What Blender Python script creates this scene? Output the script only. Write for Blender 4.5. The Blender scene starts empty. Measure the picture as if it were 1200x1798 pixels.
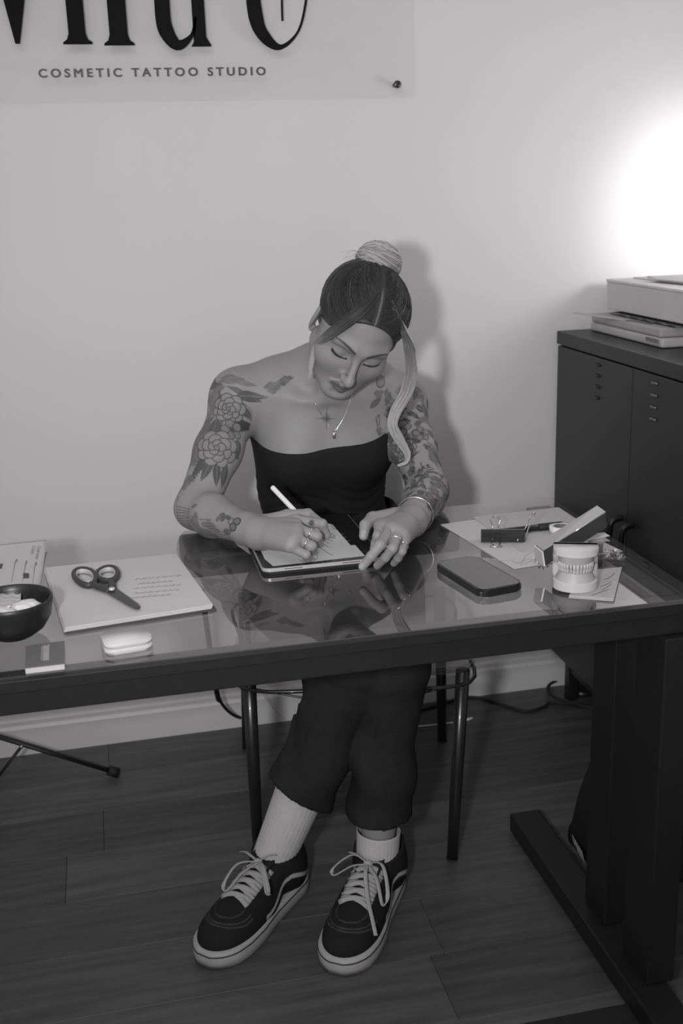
import bpy, bmesh, math, random
import numpy as np
from mathutils import Vector, Matrix

random.seed(7)
RNG = np.random.default_rng(7)
scene = bpy.context.scene
COL = scene.collection

# ------------------------------------------------------------------ camera
CAM = np.array([0.0, -2.6444, 1.35])
YAW, PITCH, ROLL, FPX = 0.2080, 0.2830, -0.0331, 1915.1
def _camframe():
    cy, sy, cp, sp = math.cos(YAW), math.sin(YAW), math.cos(PITCH), math.sin(PITCH)
    fw = np.array([sy*cp, cy*cp, -sp]); r0 = np.array([cy, -sy, 0.0]); u0 = np.cross(r0, fw)
    r = math.cos(ROLL)*r0 + math.sin(ROLL)*u0
    u = -math.sin(ROLL)*r0 + math.cos(ROLL)*u0
    return r, u, fw
CR, CU, CF = _camframe()
cd = bpy.data.cameras.new('camera'); cam = bpy.data.objects.new('camera', cd); COL.objects.link(cam)
cd.sensor_fit = 'VERTICAL'; cd.sensor_height = 36.0; cd.lens = 36.0*FPX/1798.0
cd.clip_start = 0.02
M = Matrix(((CR[0], CU[0], -CF[0], CAM[0]), (CR[1], CU[1], -CF[1], CAM[1]), (CR[2], CU[2], -CF[2], CAM[2]), (0, 0, 0, 1)))
cam.matrix_world = M
cd.dof.use_dof = True; cd.dof.focus_distance = 1.95; cd.dof.aperture_fstop = 5.6
scene.camera = cam
def U(x, y, z=None, Y=None, X=None):
    """real position of a thing seen at (x, y) in the photograph that lies at height z (or depth Y / X)"""
    d = CF + CR*(x-600)/FPX - CU*(y-899)/FPX
    t = (z-CAM[2])/d[2] if z is not None else ((Y-CAM[1])/d[1] if Y is not None else (X-CAM[0])/d[0])
    return CAM + t*d

# ------------------------------------------------------------------ world, lamps, exposure
world = bpy.data.worlds.new('room_light'); scene.world = world; world.use_nodes = True
bg = world.node_tree.nodes['Background']; bg.inputs[0].default_value = (0.99, 0.975, 0.98, 1); bg.inputs[1].default_value = 0.34
scene.view_settings.view_transform = 'Standard'
try: scene.view_settings.look = 'None'
except Exception: pass
scene.view_settings.gamma = 1.0; scene.view_settings.use_curve_mapping = False
scene.view_settings.exposure = 0.0
def lamp(name, typ, loc, target, energy, **kw):
    l = bpy.data.lights.new(name, typ); l.energy = energy
    for k, v in kw.items(): setattr(l, k, v)
    o = bpy.data.objects.new(name, l); COL.objects.link(o); o.location = loc
    d = Vector(target)-Vector(loc); o.rotation_euler = d.to_track_quat('-Z', 'Y').to_euler()
    return o
# the photographer's flash, a hand's breadth left of the lens
lamp('camera_flash', 'SPOT', (-0.23, -2.62, 1.37), (0.60, -0.3, 0.94), 97, spot_size=1.45, spot_blend=1.0, shadow_soft_size=0.05)
# an unseen soft area light overhead and the lamp that burns out the wall over the cabinet
lamp('overhead_area_light', 'AREA', (-0.3, -1.9, 2.55), (0.2, -0.9, 0.0), 9, shape='RECTANGLE', size=1.4, size_y=1.0)
lamp('wall_washer', 'SPOT', (1.55, -0.55, 1.36), (1.53, 0.0, 1.29), 12, spot_size=1.22, spot_blend=1.0, shadow_soft_size=0.06)
lamp('wall_lamp_bulb', 'POINT', (1.53, -0.60, 1.28), (1.53, 0.0, 1.3), 5.5, shadow_soft_size=0.08)

# ------------------------------------------------------------------ materials
def G(v, a=1.0): return (min(1, v*1.012), v*0.988, v*0.995, a)
MATS = {}
def mat(name, v, rough=0.5, metal=0.0, spec=0.5, var=0.06, scale=30.0, bump=0.0, bscale=200.0, stretch=(1, 1, 1), coat=0.0, attr=None, sheen=0.0):
    if name in MATS: return MATS[name]
    m = bpy.data.materials.new(name); m.use_nodes = True; nt = m.node_tree; b = nt.nodes['Principled BSDF']
    b.inputs['Roughness'].default_value = rough; b.inputs['Metallic'].default_value = metal
    b.inputs['Specular IOR Level'].default_value = spec
    b.inputs['Coat Weight'].default_value = coat; b.inputs['Sheen Weight'].default_value = sheen
    tc = nt.nodes.new('ShaderNodeTexCoord'); mp = nt.nodes.new('ShaderNodeMapping'); mp.inputs['Scale'].default_value = stretch
    nt.links.new(tc.outputs['Object'], mp.inputs['Vector'])
    n = nt.nodes.new('ShaderNodeTexNoise'); n.inputs['Scale'].default_value = scale; n.inputs['Detail'].default_value = 5
    nt.links.new(mp.outputs[0], n.inputs['Vector'])
    if attr:
        a = nt.nodes.new('ShaderNodeAttribute'); a.attribute_name = attr
        mr = nt.nodes.new('ShaderNodeMapRange'); mr.inputs['To Min'].default_value = 1-var; mr.inputs['To Max'].default_value = 1+var
        nt.links.new(n.outputs['Fac'], mr.inputs['Value'])
        mx = nt.nodes.new('ShaderNodeMix'); mx.data_type = 'RGBA'; mx.blend_type = 'MULTIPLY'; mx.inputs[0].default_value = 1
        nt.links.new(a.outputs['Color'], mx.inputs[6]); nt.links.new(mr.outputs[0], mx.inputs[7])
        nt.links.new(mx.outputs[2], b.inputs['Base Color'])
    else:
        r = nt.nodes.new('ShaderNodeValToRGB'); r.color_ramp.elements[0].position = 0.3; r.color_ramp.elements[1].position = 0.7
        r.color_ramp.elements[0].color = G(v*(1-var)); r.color_ramp.elements[1].color = G(min(1, v*(1+var)))
        nt.links.new(n.outputs['Fac'], r.inputs['Fac']); nt.links.new(r.outputs['Color'], b.inputs['Base Color'])
    if bump > 0:
        n2 = nt.nodes.new('ShaderNodeTexNoise'); n2.inputs['Scale'].default_value = bscale; n2.inputs['Detail'].default_value = 3
        nt.links.new(mp.outputs[0], n2.inputs['Vector'])
        bp = nt.nodes.new('ShaderNodeBump'); bp.inputs['Strength'].default_value = bump; bp.inputs['Distance'].default_value = 0.002
        nt.links.new(n2.outputs['Fac'], bp.inputs['Height']); nt.links.new(bp.outputs['Normal'], b.inputs['Normal'])
    MATS[name] = m
    return m
def sheet_glass(name, ior, tint, rough=0.0, dust=0.0):
    """clear sheet: see-through, reflecting by Fresnel, a little dust"""
    m = bpy.data.materials.new(name); m.use_nodes = True; nt = m.node_tree
    for n in list(nt.nodes): nt.nodes.remove(n)
    out = nt.nodes.new('ShaderNodeOutputMaterial'); tr = nt.nodes.new('ShaderNodeBsdfTransparent'); gl = nt.nodes.new('ShaderNodeBsdfGlossy')
    df = nt.nodes.new('ShaderNodeBsdfDiffuse'); fr = nt.nodes.new('ShaderNodeFresnel'); fr.inputs['IOR'].default_value = ior
    tr.inputs[0].default_value = (tint, tint, tint, 1); gl.inputs['Roughness'].default_value = rough; gl.inputs[0].default_value = G(0.97)
    df.inputs[0].default_value = G(0.6)
    no = nt.nodes.new('ShaderNodeTexNoise'); no.inputs['Scale'].default_value = 9; no.inputs['Detail'].default_value = 6
    mr = nt.nodes.new('ShaderNodeMapRange'); mr.inputs['To Min'].default_value = dust*0.5; mr.inputs['To Max'].default_value = dust*1.5
    nt.links.new(no.outputs['Fac'], mr.inputs['Value'])
    m1 = nt.nodes.new('ShaderNodeMixShader'); nt.links.new(mr.outputs[0], m1.inputs[0]); nt.links.new(tr.outputs[0], m1.inputs[1]); nt.links.new(df.outputs[0], m1.inputs[2])
    ge = nt.nodes.new('ShaderNodeNewGeometry'); iv = nt.nodes.new('ShaderNodeMath'); iv.operation = 'SUBTRACT'; iv.inputs[0].default_value = 1.0
    nt.links.new(ge.outputs['Backfacing'], iv.inputs[1]); mu = nt.nodes.new('ShaderNodeMath'); mu.operation = 'MULTIPLY'
    nt.links.new(fr.outputs[0], mu.inputs[0]); nt.links.new(iv.outputs[0], mu.inputs[1])     # the sheet mirrors on its outer face only
    m2 = nt.nodes.new('ShaderNodeMixShader'); nt.links.new(mu.outputs[0], m2.inputs[0]); nt.links.new(m1.outputs[0], m2.inputs[1]); nt.links.new(gl.outputs[0], m2.inputs[2])
    nt.links.new(m2.outputs[0], out.inputs[0])
    return m
PAINT = mat('wall_paint', 0.66, 0.85, spec=0.2, var=0.015, scale=3, bump=0.04, bscale=420)
SKIRT = mat('white_gloss_paint', 0.62, 0.45, var=0.02, scale=6)
BLACKM = mat('black_powder_coat', 0.010, 0.45, var=0.12, scale=60, bump=0.05, bscale=900)
BLACKP = mat('black_plastic', 0.014, 0.32, var=0.1, scale=80)
RUBBER = mat('black_rubber', 0.012, 0.7, var=0.15, scale=120)
CABM = mat('cabinet_steel', 0.026, 0.42, var=0.08, scale=40, bump=0.04, bscale=700)
PAPER = mat('white_paper', 0.50, 0.8, spec=0.2, var=0.025, scale=25, bump=0.03, bscale=500)
PAPER2 = mat('offwhite_paper', 0.43, 0.8, spec=0.2, var=0.03, scale=20, bump=0.03, bscale=500)
INK = mat('grey_ink', 0.10, 0.8, spec=0.1)
FAINT = mat('faint_pencil', 0.30, 0.8, spec=0.1)
WHITEP = mat('white_plastic', 0.72, 0.28, var=0.01)
CHROME = mat('polished_steel', 0.62, 0.14, metal=1.0, var=0.03)
ALU = mat('brushed_aluminium', 0.50, 0.38, metal=0.35, var=0.08, scale=60, stretch=(1, 30, 30))
SILVER = mat('silver_jewellery', 0.75, 0.16, metal=1.0, var=0.02)
PLASTER = mat('dental_plaster', 0.48, 0.6, var=0.03, scale=60, bump=0.05, bscale=500)
GUM = mat('gum_plaster', 0.36, 0.5, var=0.05, scale=80, bump=0.1, bscale=300)
ENAMEL = mat('tooth_enamel', 0.44, 0.35, var=0.03, scale=200)
CARD = mat('grey_card', 0.12, 0.6, var=0.05)
GLASS = sheet_glass('desk_glass', 2.3, 0.94, 0.0, 0.012)
ACRYL = sheet_glass('clear_acrylic', 1.22, 0.985, 0.1, 0.02)
SMOKE = sheet_glass('smoked_acrylic', 1.4, 0.80, 0.02, 0.02)
FILM = sheet_glass('clear_film', 1.5, 0.92, 0.08, 0.05)

# ------------------------------------------------------------------ helpers
OFF = {}
def thing(name, label, cat, loc, group=None):
    o = bpy.data.objects.new(name, None); COL.objects.link(o); o.empty_display_size = 0.05
    o.location = loc; OFF[o.name] = Vector(loc)
    o['label'] = label; o['category'] = cat
    if group: o['group'] = group
    return o
def tag(o, label, cat, group=None):
    o['label'] = label; o['category'] = cat
    if group: o['group'] = group
    return o
def link(name, me, m, parent=None, smooth=False, label=None, kind=None):
    me.name = name
    o = bpy.data.objects.new(name, me); COL.objects.link(o)
    if m is not None: me.materials.append(m)
    if parent is not None:
        o.parent = parent; off = OFF[parent.name]; OFF[o.name] = off
        if off.length > 0: me.transform(Matrix.Translation(-off))
    else: OFF[o.name] = Vector((0, 0, 0))
    if smooth: me.polygons.foreach_set('use_smooth', [True]*len(me.polygons))
    if label: o['label'] = label
    if kind: o['kind'] = kind
    return o
def mesh_of(bm):
    bmesh.ops.recalc_face_normals(bm, faces=bm.faces[:])
    me = bpy.data.meshes.new('m'); bm.to_mesh(me); bm.free(); return me
def mk(name, verts, faces, m, parent=None, smooth=False, **kw):
    me = bpy.data.meshes.new(name); me.from_pydata([tuple(map(float, v)) for v in verts], [], [tuple(f) for f in faces]); me.update()
    return link(name, me, m, parent, smooth, **kw)
def hexa(name, c, m, parent=None, bev=0.0, seg=2, **kw):
    """c: four bottom corners then four top corners"""
    bm = bmesh.new(); v = [bm.verts.new(tuple(map(float, p))) for p in c]
    for f in ((3, 2, 1, 0), (4, 5, 6, 7), (0, 1, 5, 4), (1, 2, 6, 5), (2, 3, 7, 6), (3, 0, 4, 7)): bm.faces.new([v[i] for i in f])
    if bev > 0: bmesh.ops.bevel(bm, geom=bm.edges[:], offset=bev, segments=seg, affect='EDGES', profile=0.6)
    return link(name, mesh_of(bm), m, parent, **kw)
def box(name, x, y, z, m, parent=None, bev=0.0, seg=2, **kw):
    c = [(x[0], y[0], z[0]), (x[1], y[0], z[0]), (x[1], y[1], z[0]), (x[0], y[1], z[0]), (x[0], y[0], z[1]), (x[1], y[0], z[1]), (x[1], y[1], z[1]), (x[0], y[1], z[1])]
    return hexa(name, c, m, parent, bev, seg, **kw)
def prism(name, pts, z0, z1, m, parent=None, bev=0.0, seg=2, smooth=False, **kw):
    """horizontal outline pts (x, y) between two heights"""
    bm = bmesh.new(); n = len(pts)
    a = [bm.verts.new((float(p[0]), float(p[1]), z0)) for p in pts]; b = [bm.verts.new((float(p[0]), float(p[1]), z1)) for p in pts]
    bm.faces.new(a[::-1]); top = bm.faces.new(b)
    for i in range(n): bm.faces.new((a[i], a[(i+1) % n], b[(i+1) % n], b[i]))
    if bev > 0: bmesh.ops.bevel(bm, geom=[e for e in bm.edges if len(e.link_faces) == 2 and any(len(f.verts) == n for f in e.link_faces)], offset=bev, segments=seg, affect='EDGES')
    return link(name, mesh_of(bm), m, parent, smooth, **kw)
def plate(name, pts3, th, m, parent=None, nrm=None, **kw):
    """flat outline of 3D points given a thickness along its normal"""
    P = [np.array(p, float) for p in pts3]; n = len(P)
    if nrm is None:
        nrm = np.zeros(3)
        for i in range(n): nrm += np.cross(P[i], P[(i+1) % n])
    nrm = np.array(nrm, float); nrm /= np.linalg.norm(nrm)
    v = P+[p+nrm*th for p in P]
    f = [list(range(n))[::-1], list(range(n, 2*n))]+[(i, (i+1) % n, n+(i+1) % n, n+i) for i in range(n)]
    bm = bmesh.new(); vv = [bm.verts.new(tuple(p)) for p in v]
    for q in f: bm.faces.new([vv[i] for i in q])
    return link(name, mesh_of(bm), m, parent, **kw)
def spline(pts, n=8, closed=False):
    P = [np.array(p, float) for p in pts]; N = len(P); out = []
    rng = range(N) if closed else range(N-1)
    for i in rng:
        if closed: p0, p1, p2, p3 = P[(i-1) % N], P[i], P[(i+1) % N], P[(i+2) % N]
        else: p0, p1, p2, p3 = P[max(i-1, 0)], P[i], P[i+1], P[min(i+2, N-1)]
        for k in range(n):
            t = k/n
            out.append(0.5*((2*p1)+(-p0+p2)*t+(2*p0-5*p1+4*p2-p3)*t*t+(-p0+3*p1-3*p2+p3)*t**3))
    if not closed: out.append(P[-1])
    return np.array(out)
def tube_geo(pts, rad, ns=8, closed=False, flat=None, ref=(0, 0, 1)):
    """tube along pts; rad: number or list; flat: (width scale, thickness scale) with ref as the thin direction"""
    P = np.array(pts, float); N = len(P)
    T = np.roll(P, -1, 0)-np.roll(P, 1, 0)
    if not closed: T[0] = P[1]-P[0]; T[-1] = P[-1]-P[-2]
    T /= (np.linalg.norm(T, axis=1)[:, None]+1e-12)
    R = np.array(rad, float) if np.ndim(rad) else np.full(N, float(rad))
    refs = np.array(ref, float)
    if refs.ndim == 1: refs = np.tile(refs, (N, 1))
    V = np.zeros((N, ns, 3)); prev = None
    for i in range(N):
        if flat is None and prev is not None: b = prev-T[i]*(prev@T[i])
        else:
            b = refs[i]-T[i]*(refs[i]@T[i])
            if np.linalg.norm(b) < 1e-4: b = np.array([1, 0.3, 0.1])-T[i]*(np.array([1, 0.3, 0.1])@T[i])
        b /= (np.linalg.norm(b)+1e-12); prev = b; s = np.cross(T[i], b)
        fw, ft = flat if flat is not None else (1, 1)
        for k in range(ns):
            a = 2*math.pi*(k+0.5)/ns
            V[i, k] = P[i]+R[i]*(math.cos(a)*s*fw+math.sin(a)*b*ft)
    F = []
    M_ = N if closed else N-1
    for i in range(M_):
        j = (i+1) % N
        for k in range(ns): F.append((i*ns+k, i*ns+(k+1) % ns, j*ns+(k+1) % ns, j*ns+k))
    if not closed: F.append(tuple(range(ns))[::-1]); F.append(tuple((N-1)*ns+k for k in range(ns)))
    return V.reshape(-1, 3), F
def tube(name, pts, rad, m, parent=None, ns=8, closed=False, flat=None, ref=(0, 0, 1), smooth=True, **kw):
    v, f = tube_geo(pts, rad, ns, closed, flat, ref)
    bm = bmesh.new(); vv = [bm.verts.new(tuple(p)) for p in v]
    for q in f:
        try: bm.faces.new([vv[i] for i in q])
        except ValueError: pass
    return link(name, mesh_of(bm), m, parent, smooth, **kw)
def tubes(name, lst, m, parent=None, ns=6, **kw):
    V = []; F = []; n = 0
    for pts, rad in lst:
        v, f = tube_geo(pts, rad, ns); V.append(v); F += [tuple(i+n for i in q) for q in f]; n += len(v)
    return mk(name, np.concatenate(V), F, m, parent, True, **kw)
def lathe(name, prof, c, m, parent=None, n=40, sc=(1, 1), **kw):
    V = []; F = []; k = len(prof)
    for i in range(n):
        a = 2*math.pi*i/n
        for r, z in prof: V.append((c[0]+r*math.cos(a)*sc[0], c[1]+r*math.sin(a)*sc[1], c[2]+z))
    for i in range(n):
        j = (i+1) % n
        for q in range(k-1): F.append((i*k+q, j*k+q, j*k+q+1, i*k+q+1))
    bm = bmesh.new(); vv = [bm.verts.new(v) for v in V]
    for f in F: bm.faces.new([vv[i] for i in f])
    bmesh.ops.remove_doubles(bm, verts=bm.verts[:], dist=1e-6)
    return link(name, mesh_of(bm), m, parent, True, **kw)
def rrect(w, d, r, n=5):
    out = []
    for cx, cy, a0 in ((w/2-r, d/2-r, 0), (-w/2+r, d/2-r, 90), (-w/2+r, -d/2+r, 180), (w/2-r, -d/2+r, 270)):
        for k in range(n+1):
            a = math.radians(a0+90*k/n); out.append((cx+r*math.cos(a), cy+r*math.sin(a)))
    return out
def rot2(pts, ang, c):
    ca, sa = math.cos(ang), math.sin(ang)
    return [(c[0]+x*ca-y*sa, c[1]+x*sa+y*ca) for x, y in pts]
def text_mesh(body, size, spacing=1.0, offset=0.0, extrude=0.0, bevel=0.0, align='LEFT'):
    cu = bpy.data.curves.new('t', 'FONT'); cu.body = body; cu.size = size; cu.space_character = spacing; cu.offset = offset; cu.extrude = extrude; cu.bevel_depth = bevel; cu.bevel_resolution = 0
    cu.align_x = align; cu.resolution_u = 4
    o = bpy.data.objects.new('t', cu); COL.objects.link(o)
    dg = bpy.context.evaluated_depsgraph_get(); me = bpy.data.meshes.new_from_object(o.evaluated_get(dg))
    bpy.data.objects.remove(o); bpy.data.curves.remove(cu)
    me.materials.clear()
    return me
def frame_mat(o, x, y, z):
    x, y, z, o = (np.array(a, float) for a in (x, y, z, o))
    return Matrix(((x[0], y[0], z[0], o[0]), (x[1], y[1], z[1], o[1]), (x[2], y[2], z[2], o[2]), (0, 0, 0, 1)))
def struct(o): o['kind'] = 'structure'; return o

# ================================================================== THE ROOM
T = 0.742                                            # top of the desk glass
struct(box('wall_back', (-2.2, 1.75), (0.0, 0.1), (0.0, 2.7), PAINT))
struct(box('wall_right', (1.65, 1.75), (-3.2, 0.0), (0.0, 2.7), PAINT))
fl = struct(box('floor', (-2.2, 1.75), (-3.2, 0.1), (-0.05, -0.0105), mat('subfloor', 0.02, 0.9)))
def plank_mat(i, v):
    m = mat('laminate_plank_%d' % i, v, 0.40, var=0.30, scale=4.0, bump=0.10, bscale=26, stretch=(1.0, 11, 11)); return m
PM = [plank_mat(i, v) for i, v in enumerate((0.066, 0.080, 0.056, 0.072, 0.090))]
PW = 0.168; y1 = -0.002; row = 0; seen = {}
while y1 > -3.0:
    x0 = -2.2-random.uniform(0.0, 1.0)
    if row == 2: x0 = -2.54
    while x0 < 1.65:
        a, b = max(x0, -2.19), min(x0+1.22, 1.649)
        if b-a > 0.02:
            box('plank', (a+0.0003, b-0.0003), (y1-PW+0.0003, y1-0.0003), (-0.0105, 0.0), PM[random.randrange(5)], fl, bev=0.0006, seg=1)
        x0 += 1.22
    y1 -= PW; row += 1
bb = struct(link('baseboard_back', bpy.data.meshes.new('b'), SKIRT))
def board(o, prof, a, b, axis):
    n = len(prof); v = []
    for s in (a, b):
        for d, z in prof: v.append((s, -d, z) if axis == 'x' else (1.65-d, s, z))
    f = [tuple(range(n)), tuple(range(n, 2*n))[::-1]]+[(i, n+i, n+(i+1) % n, (i+1) % n) for i in range(n)]
    bm = bmesh.new(); vv = [bm.verts.new(p) for p in v]
    for q in f: bm.faces.new([vv[i] for i in q])
    me = mesh_of(bm); me.materials.append(SKIRT); o.data = me
prof = [(0.0005, 0.0), (0.014, 0.0), (0.014, 0.072), (0.012, 0.076), (0.0085, 0.080), (0.0075, 0.090), (0.005, 0.0945), (0.0005, 0.096)]
board(bb, prof, -2.2, 1.635, 'x')
br = struct(link('baseboard_right', bpy.data.meshes.new('b'), SKIRT)); board(br, prof, -3.2, -0.001, 'y')

# ---------------------------------------------------------------- acrylic sign on the wall
sg = thing('acrylic_sign', 'clear acrylic wall sign with tall black serif letters and COSMETIC TATTOO STUDIO', 'sign', (0.1, -0.02, 1.565))
box('panel', (-0.75, 0.762), (-0.024, -0.019), (1.562, 2.16), ACRYL, sg, bev=0.001, seg=1)
LET = mat('black_vinyl_letter', 0.010, 0.85, spec=0.1)
def W(px, py): 
    p = U(px, py, Y=-0.025); return p[0], p[2]
def letter(name, loops, m=LET, th=0.003):
    """outline in the sign's plane (x, z), standing a little proud of the acrylic"""
    base = bmesh.new()
    for lp in loops:
        cu = bpy.data.curves.new('l', 'CURVE'); cu.dimensions = '2D'; cu.fill_mode = 'BOTH'; cu.extrude = th/2
        sp = cu.splines.new('POLY'); sp.points.add(len(lp)-1); sp.use_cyclic_u = True
        for p, (x, z) in zip(sp.points, lp): p.co = (x, z, 0, 1)
        o = bpy.data.objects.new('l', cu); COL.objects.link(o)
        t = bpy.data.meshes.new_from_object(o.evaluated_get(bpy.context.evaluated_depsgraph_get())); bpy.data.objects.remove(o); bpy.data.curves.remove(cu)
        t.materials.clear(); t.transform(Matrix(((1, 0, 0, 0), (0, 0, -1, -0.0245-th/2), (0, 1, 0, 0), (0, 0, 0, 1)))); base.from_mesh(t); bpy.data.meshes.remove(t)
    me = bpy.data.meshes.new('l'); base.to_mesh(me); base.free()
    return link(name, me, m, sg)
def band(c, w):                                      # a stroke of varying width as an outline
    c = np.array(c); w = np.array(w); t = np.gradient(c, axis=0); t /= np.linalg.norm(t, axis=1)[:, None]
    nrm = np.stack([-t[:, 1], t[:, 0]], 1)
    return [tuple(p) for p in (c+nrm*w[:, None])]+[tuple(p) for p in (c-nrm*w[:, None])[::-1]]
ZT = 1.99                                            # cap height, above the frame
def stem(px0, px1, yb, serif=True):
    xa, zb = W(px0, yb); xb, _ = W(px1, yb); s = 0.013
    if serif: return [(xa-s, zb), (xb+s, zb), (xb+s, zb+0.004), (xb+0.004, zb+0.010), (xb, zb+0.022), (xb, ZT), (xa, ZT), (xa, zb+0.022), (xa-0.004, zb+0.010), (xa-s, zb+0.004)]
    return [(xa, zb), (xb, zb), (xb, ZT), (xa, ZT)]
letter('letter', [[W(x, y) for x, y in ((27, 77), (35, 77), (43, 0), (58, -150), (49, -150), (31, -25), (6, -150), (-36, -150), (6, 0))]])
arch = band([(W(135, 0)[0]+0.05*(1-math.cos(a)), ZT-0.06+0.05*math.sin(a)) for a in np.linspace(0.2, math.pi-0.2, 14)], [0.006+0.012*math.sin(a) for a in np.linspace(0, math.pi, 14)])
letter('letter', [stem(122, 152, 78), stem(194, 226, 80), arch])
xl, _ = W(271, 0); xr_, zb = W(338, 80); xrr, _ = W(364, 80)
uc = spline([(W(281, -150)), (W(281, -60)), (W(284, 0)), (W(290, 50)), (W(312, 79)), (W(337, 62)), (W(343, 30))], 8)
uw = np.interp(np.linspace(0, 1, len(uc)), [0, 0.52, 0.68, 0.82, 1], [0.0165, 0.0165, 0.011, 0.0045, 0.0025])
xs0, zs0 = W(341, 82); xs1, _ = W(363, 82)
letter('letter', [band(uc, uw), [(xs0-0.006, zs0), (xs1+0.010, zs0), (xs1+0.010, zs0+0.003), (xs1, zs0+0.02), (xs1, ZT), (xs0, ZT), (xs0, zs0+0.01)]])
oc = spline([W(447, -120), W(444, -40), W(446, 10), W(458, 55), W(490, 83), (W(522, 58)), (W(536, 10)), (W(539, -40)), W(536, -110)], 8)
ow = np.interp(np.linspace(0, 1, len(oc)), [0, 0.3, 0.42, 0.52, 0.62, 1], [0.014, 0.0165, 0.0125, 0.0048, 0.0026, 0.0026])
letter('letter', [band(oc, ow), band(spline([W(496, 37), W(495, 0), W(493, -150)], 4), np.full(9, 0.0022))])
tm = text_mesh('COSMETIC TATTOO STUDIO', 0.0245, 1.48, 0.0, 0.0009, bevel=0.0005)
xs = [v.co.x for v in tm.vertices]; (xa, za), (xb_, zb2) = W(68, 136), W(467, 139)
sc_ = (xb_-xa)/(max(xs)-min(xs))
tm.transform(Matrix.Translation((-min(xs), 0, 0))); tm.transform(Matrix.Diagonal((sc_, 1.0, 1, 1)))
tm.transform(frame_mat((xa, -0.0255, za), (1, 0, 0.0), (0, 0, 1), (0, -1, 0)))
bmL = bmesh.new(); bmL.from_mesh(tm); todo = set(bmL.verts); isl = []
while todo:
    v0 = todo.pop(); stack = [v0]; comp = [v0]
    while stack:
        for e in stack.pop().link_edges:
            for w in e.verts:
                if w in todo: todo.remove(w); stack.append(w); comp.append(w)
    isl.append(comp)
for comp in sorted(isl, key=lambda c: min(v.co.x for v in c)):          # each small letter is a piece of its own
    ix = {v: i for i, v in enumerate(comp)}; fs = {f for v in comp for f in v.link_faces}
    mk('letter', [v.co[:] for v in comp], [[ix[v] for v in f.verts] for f in fs], mat('grey_vinyl_letter', 0.06, 0.5), sg)
bmL.free()
xk, zk = W(698, 148)
for (kx, kz) in ((xk, zk), (-0.72, zk), (xk, 2.12), (-0.72, 2.12)):
    v = [(-0.0, 0.0)]; so = lathe('standoff', [(0.0001, 0.028), (0.007, 0.028), (0.0085, 0.0265), (0.0085, 0.023), (0.0055, 0.0225), (0.0055, 0.0005), (0.0001, 0.0005)], (0, 0, 0), mat('dark_standoff', 0.06, 0.3, metal=0.6), None, 20)
    so.data.transform(Matrix(((1, 0, 0, kx), (0, 0, -1, 0), (0, 1, 0, kz), (0, 0, 0, 1))))
    so.data.transform(Matrix.Translation(-OFF[sg.name])); so.parent = sg; OFF[so.name] = OFF[sg.name]

# ---------------------------------------------------------------- desk
dk = thing('glass_desk', 'long glass-topped desk on a black steel frame', 'desk', (0.15, -0.93, 0.0))
DX0, DX1, DY0, DY1 = -0.56, 0.862, -1.232, -0.628
box('glass_top', (DX0, DX1), (DY0, DY1), (T-0.008, T), GLASS, dk, bev=0.0012, seg=2)
box('front_rail', (DX0+0.01, DX1-0.01), (DY0+0.014, DY0+0.044), (T-0.062, T-0.0085), BLACKM, dk, bev=0.002)
box('front_rail', (DX0+0.004, DX1-0.004), (DY0+0.0045, DY0+0.0135), (T-0.026, T-0.0085), BLACKM, dk, bev=0.001)
for x0, x1 in ((DX1-0.062, DX1-0.012), (DX0+0.012, DX0+0.062)):
    box('side_rail', (x0, x1), (DY0+0.046, DY1-0.03), (T-0.055, T-0.0085), BLACKM, dk, bev=0.002)
    fx0, fx1 = (x0-0.03, x1+0.0) if x0 > 0 else (x0, x1+0.03)
    box('foot', (fx0, fx0+0.068), (-1.42, -0.665), (0.003, 0.045), BLACKM, dk, bev=0.004)
    for ya, yb in ((-1.068, -0.985), (-1.232, -1.14)):
        box('column', (x0, x1), (ya, yb), (0.0455, T-0.0625), BLACKM, dk, bev=0.003)
    for yy in (-1.39, -0.70):
        lathe('levelling_foot', [(0.0001, 0.0), (0.016, 0.0), (0.016, 0.0028), (0.0001, 0.0028)], (fx0+0.034, yy, 0.0), RUBBER, dk, 16)
dr = box('drawer', (0.105, 0.632), (-0.748, -0.612), (T-0.058, T-0.0088), BLACKP, dk, bev=0.012, seg=3)

# ---------------------------------------------------------------- steel cabinet by the right wall
CX, CY0, CY1, CZ0, CZ1 = 1.131, -0.86, -0.022, 0.115, 0.999
cb = thing('steel_cabinet', 'dark grey steel cabinet with louvred doors and arched pulls beside the desk', 'cabinet', (1.36, -0.44, 0.0))
box('body', (CX+0.020, 1.60), (CY0, CY1), (CZ0, CZ1-0.034), CABM, cb, bev=0.003)
box('top_panel', (CX, 1.60), (CY0, CY1), (CZ1-0.033, CZ1), CABM, cb, bev=0.003)
ym = (CY0+CY1)/2
for ya, yb in ((ym+0.0015, CY1-0.002), (CY0+0.002, ym-0.0015)):
    d = box('door', (CX+0.003, CX+0.0195), (ya, yb), (CZ0+0.004, CZ1-0.037), CABM, cb, bev=0.0025)
    inner = ya if ya == ym+0.0015 else yb
    s = 1 if inner == ya else -1
    yh = inner+s*0.028; zt = 0.61
    hp = spline([(CX+0.003, yh, zt-0.15), (CX-0.018, yh, zt-0.145), (CX-0.026, yh, zt-0.12), (CX-0.026, yh, zt-0.03), (CX-0.018, yh, zt-0.005), (CX+0.003, yh, zt)], 6)
    tube('pull', hp, 0.0075, BLACKP, d, 8)
    for k in range(4):
        z = 0.945-k*0.026; yv = (ya+yb)/2-0.07*s+0.04
        tube('louvre', [(CX+0.0025, yv-0.012, z), (CX+0.0005, yv-0.009, z), (CX+0.0005, yv+0.009, z), (CX+0.0025, yv+0.012, z)], 0.0032, BLACKP if s > 0 else mat('pale_louvre', 0.16, 0.35, metal=0.5), d, 6)  # louvres of the nearer door get a paler tone
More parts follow.
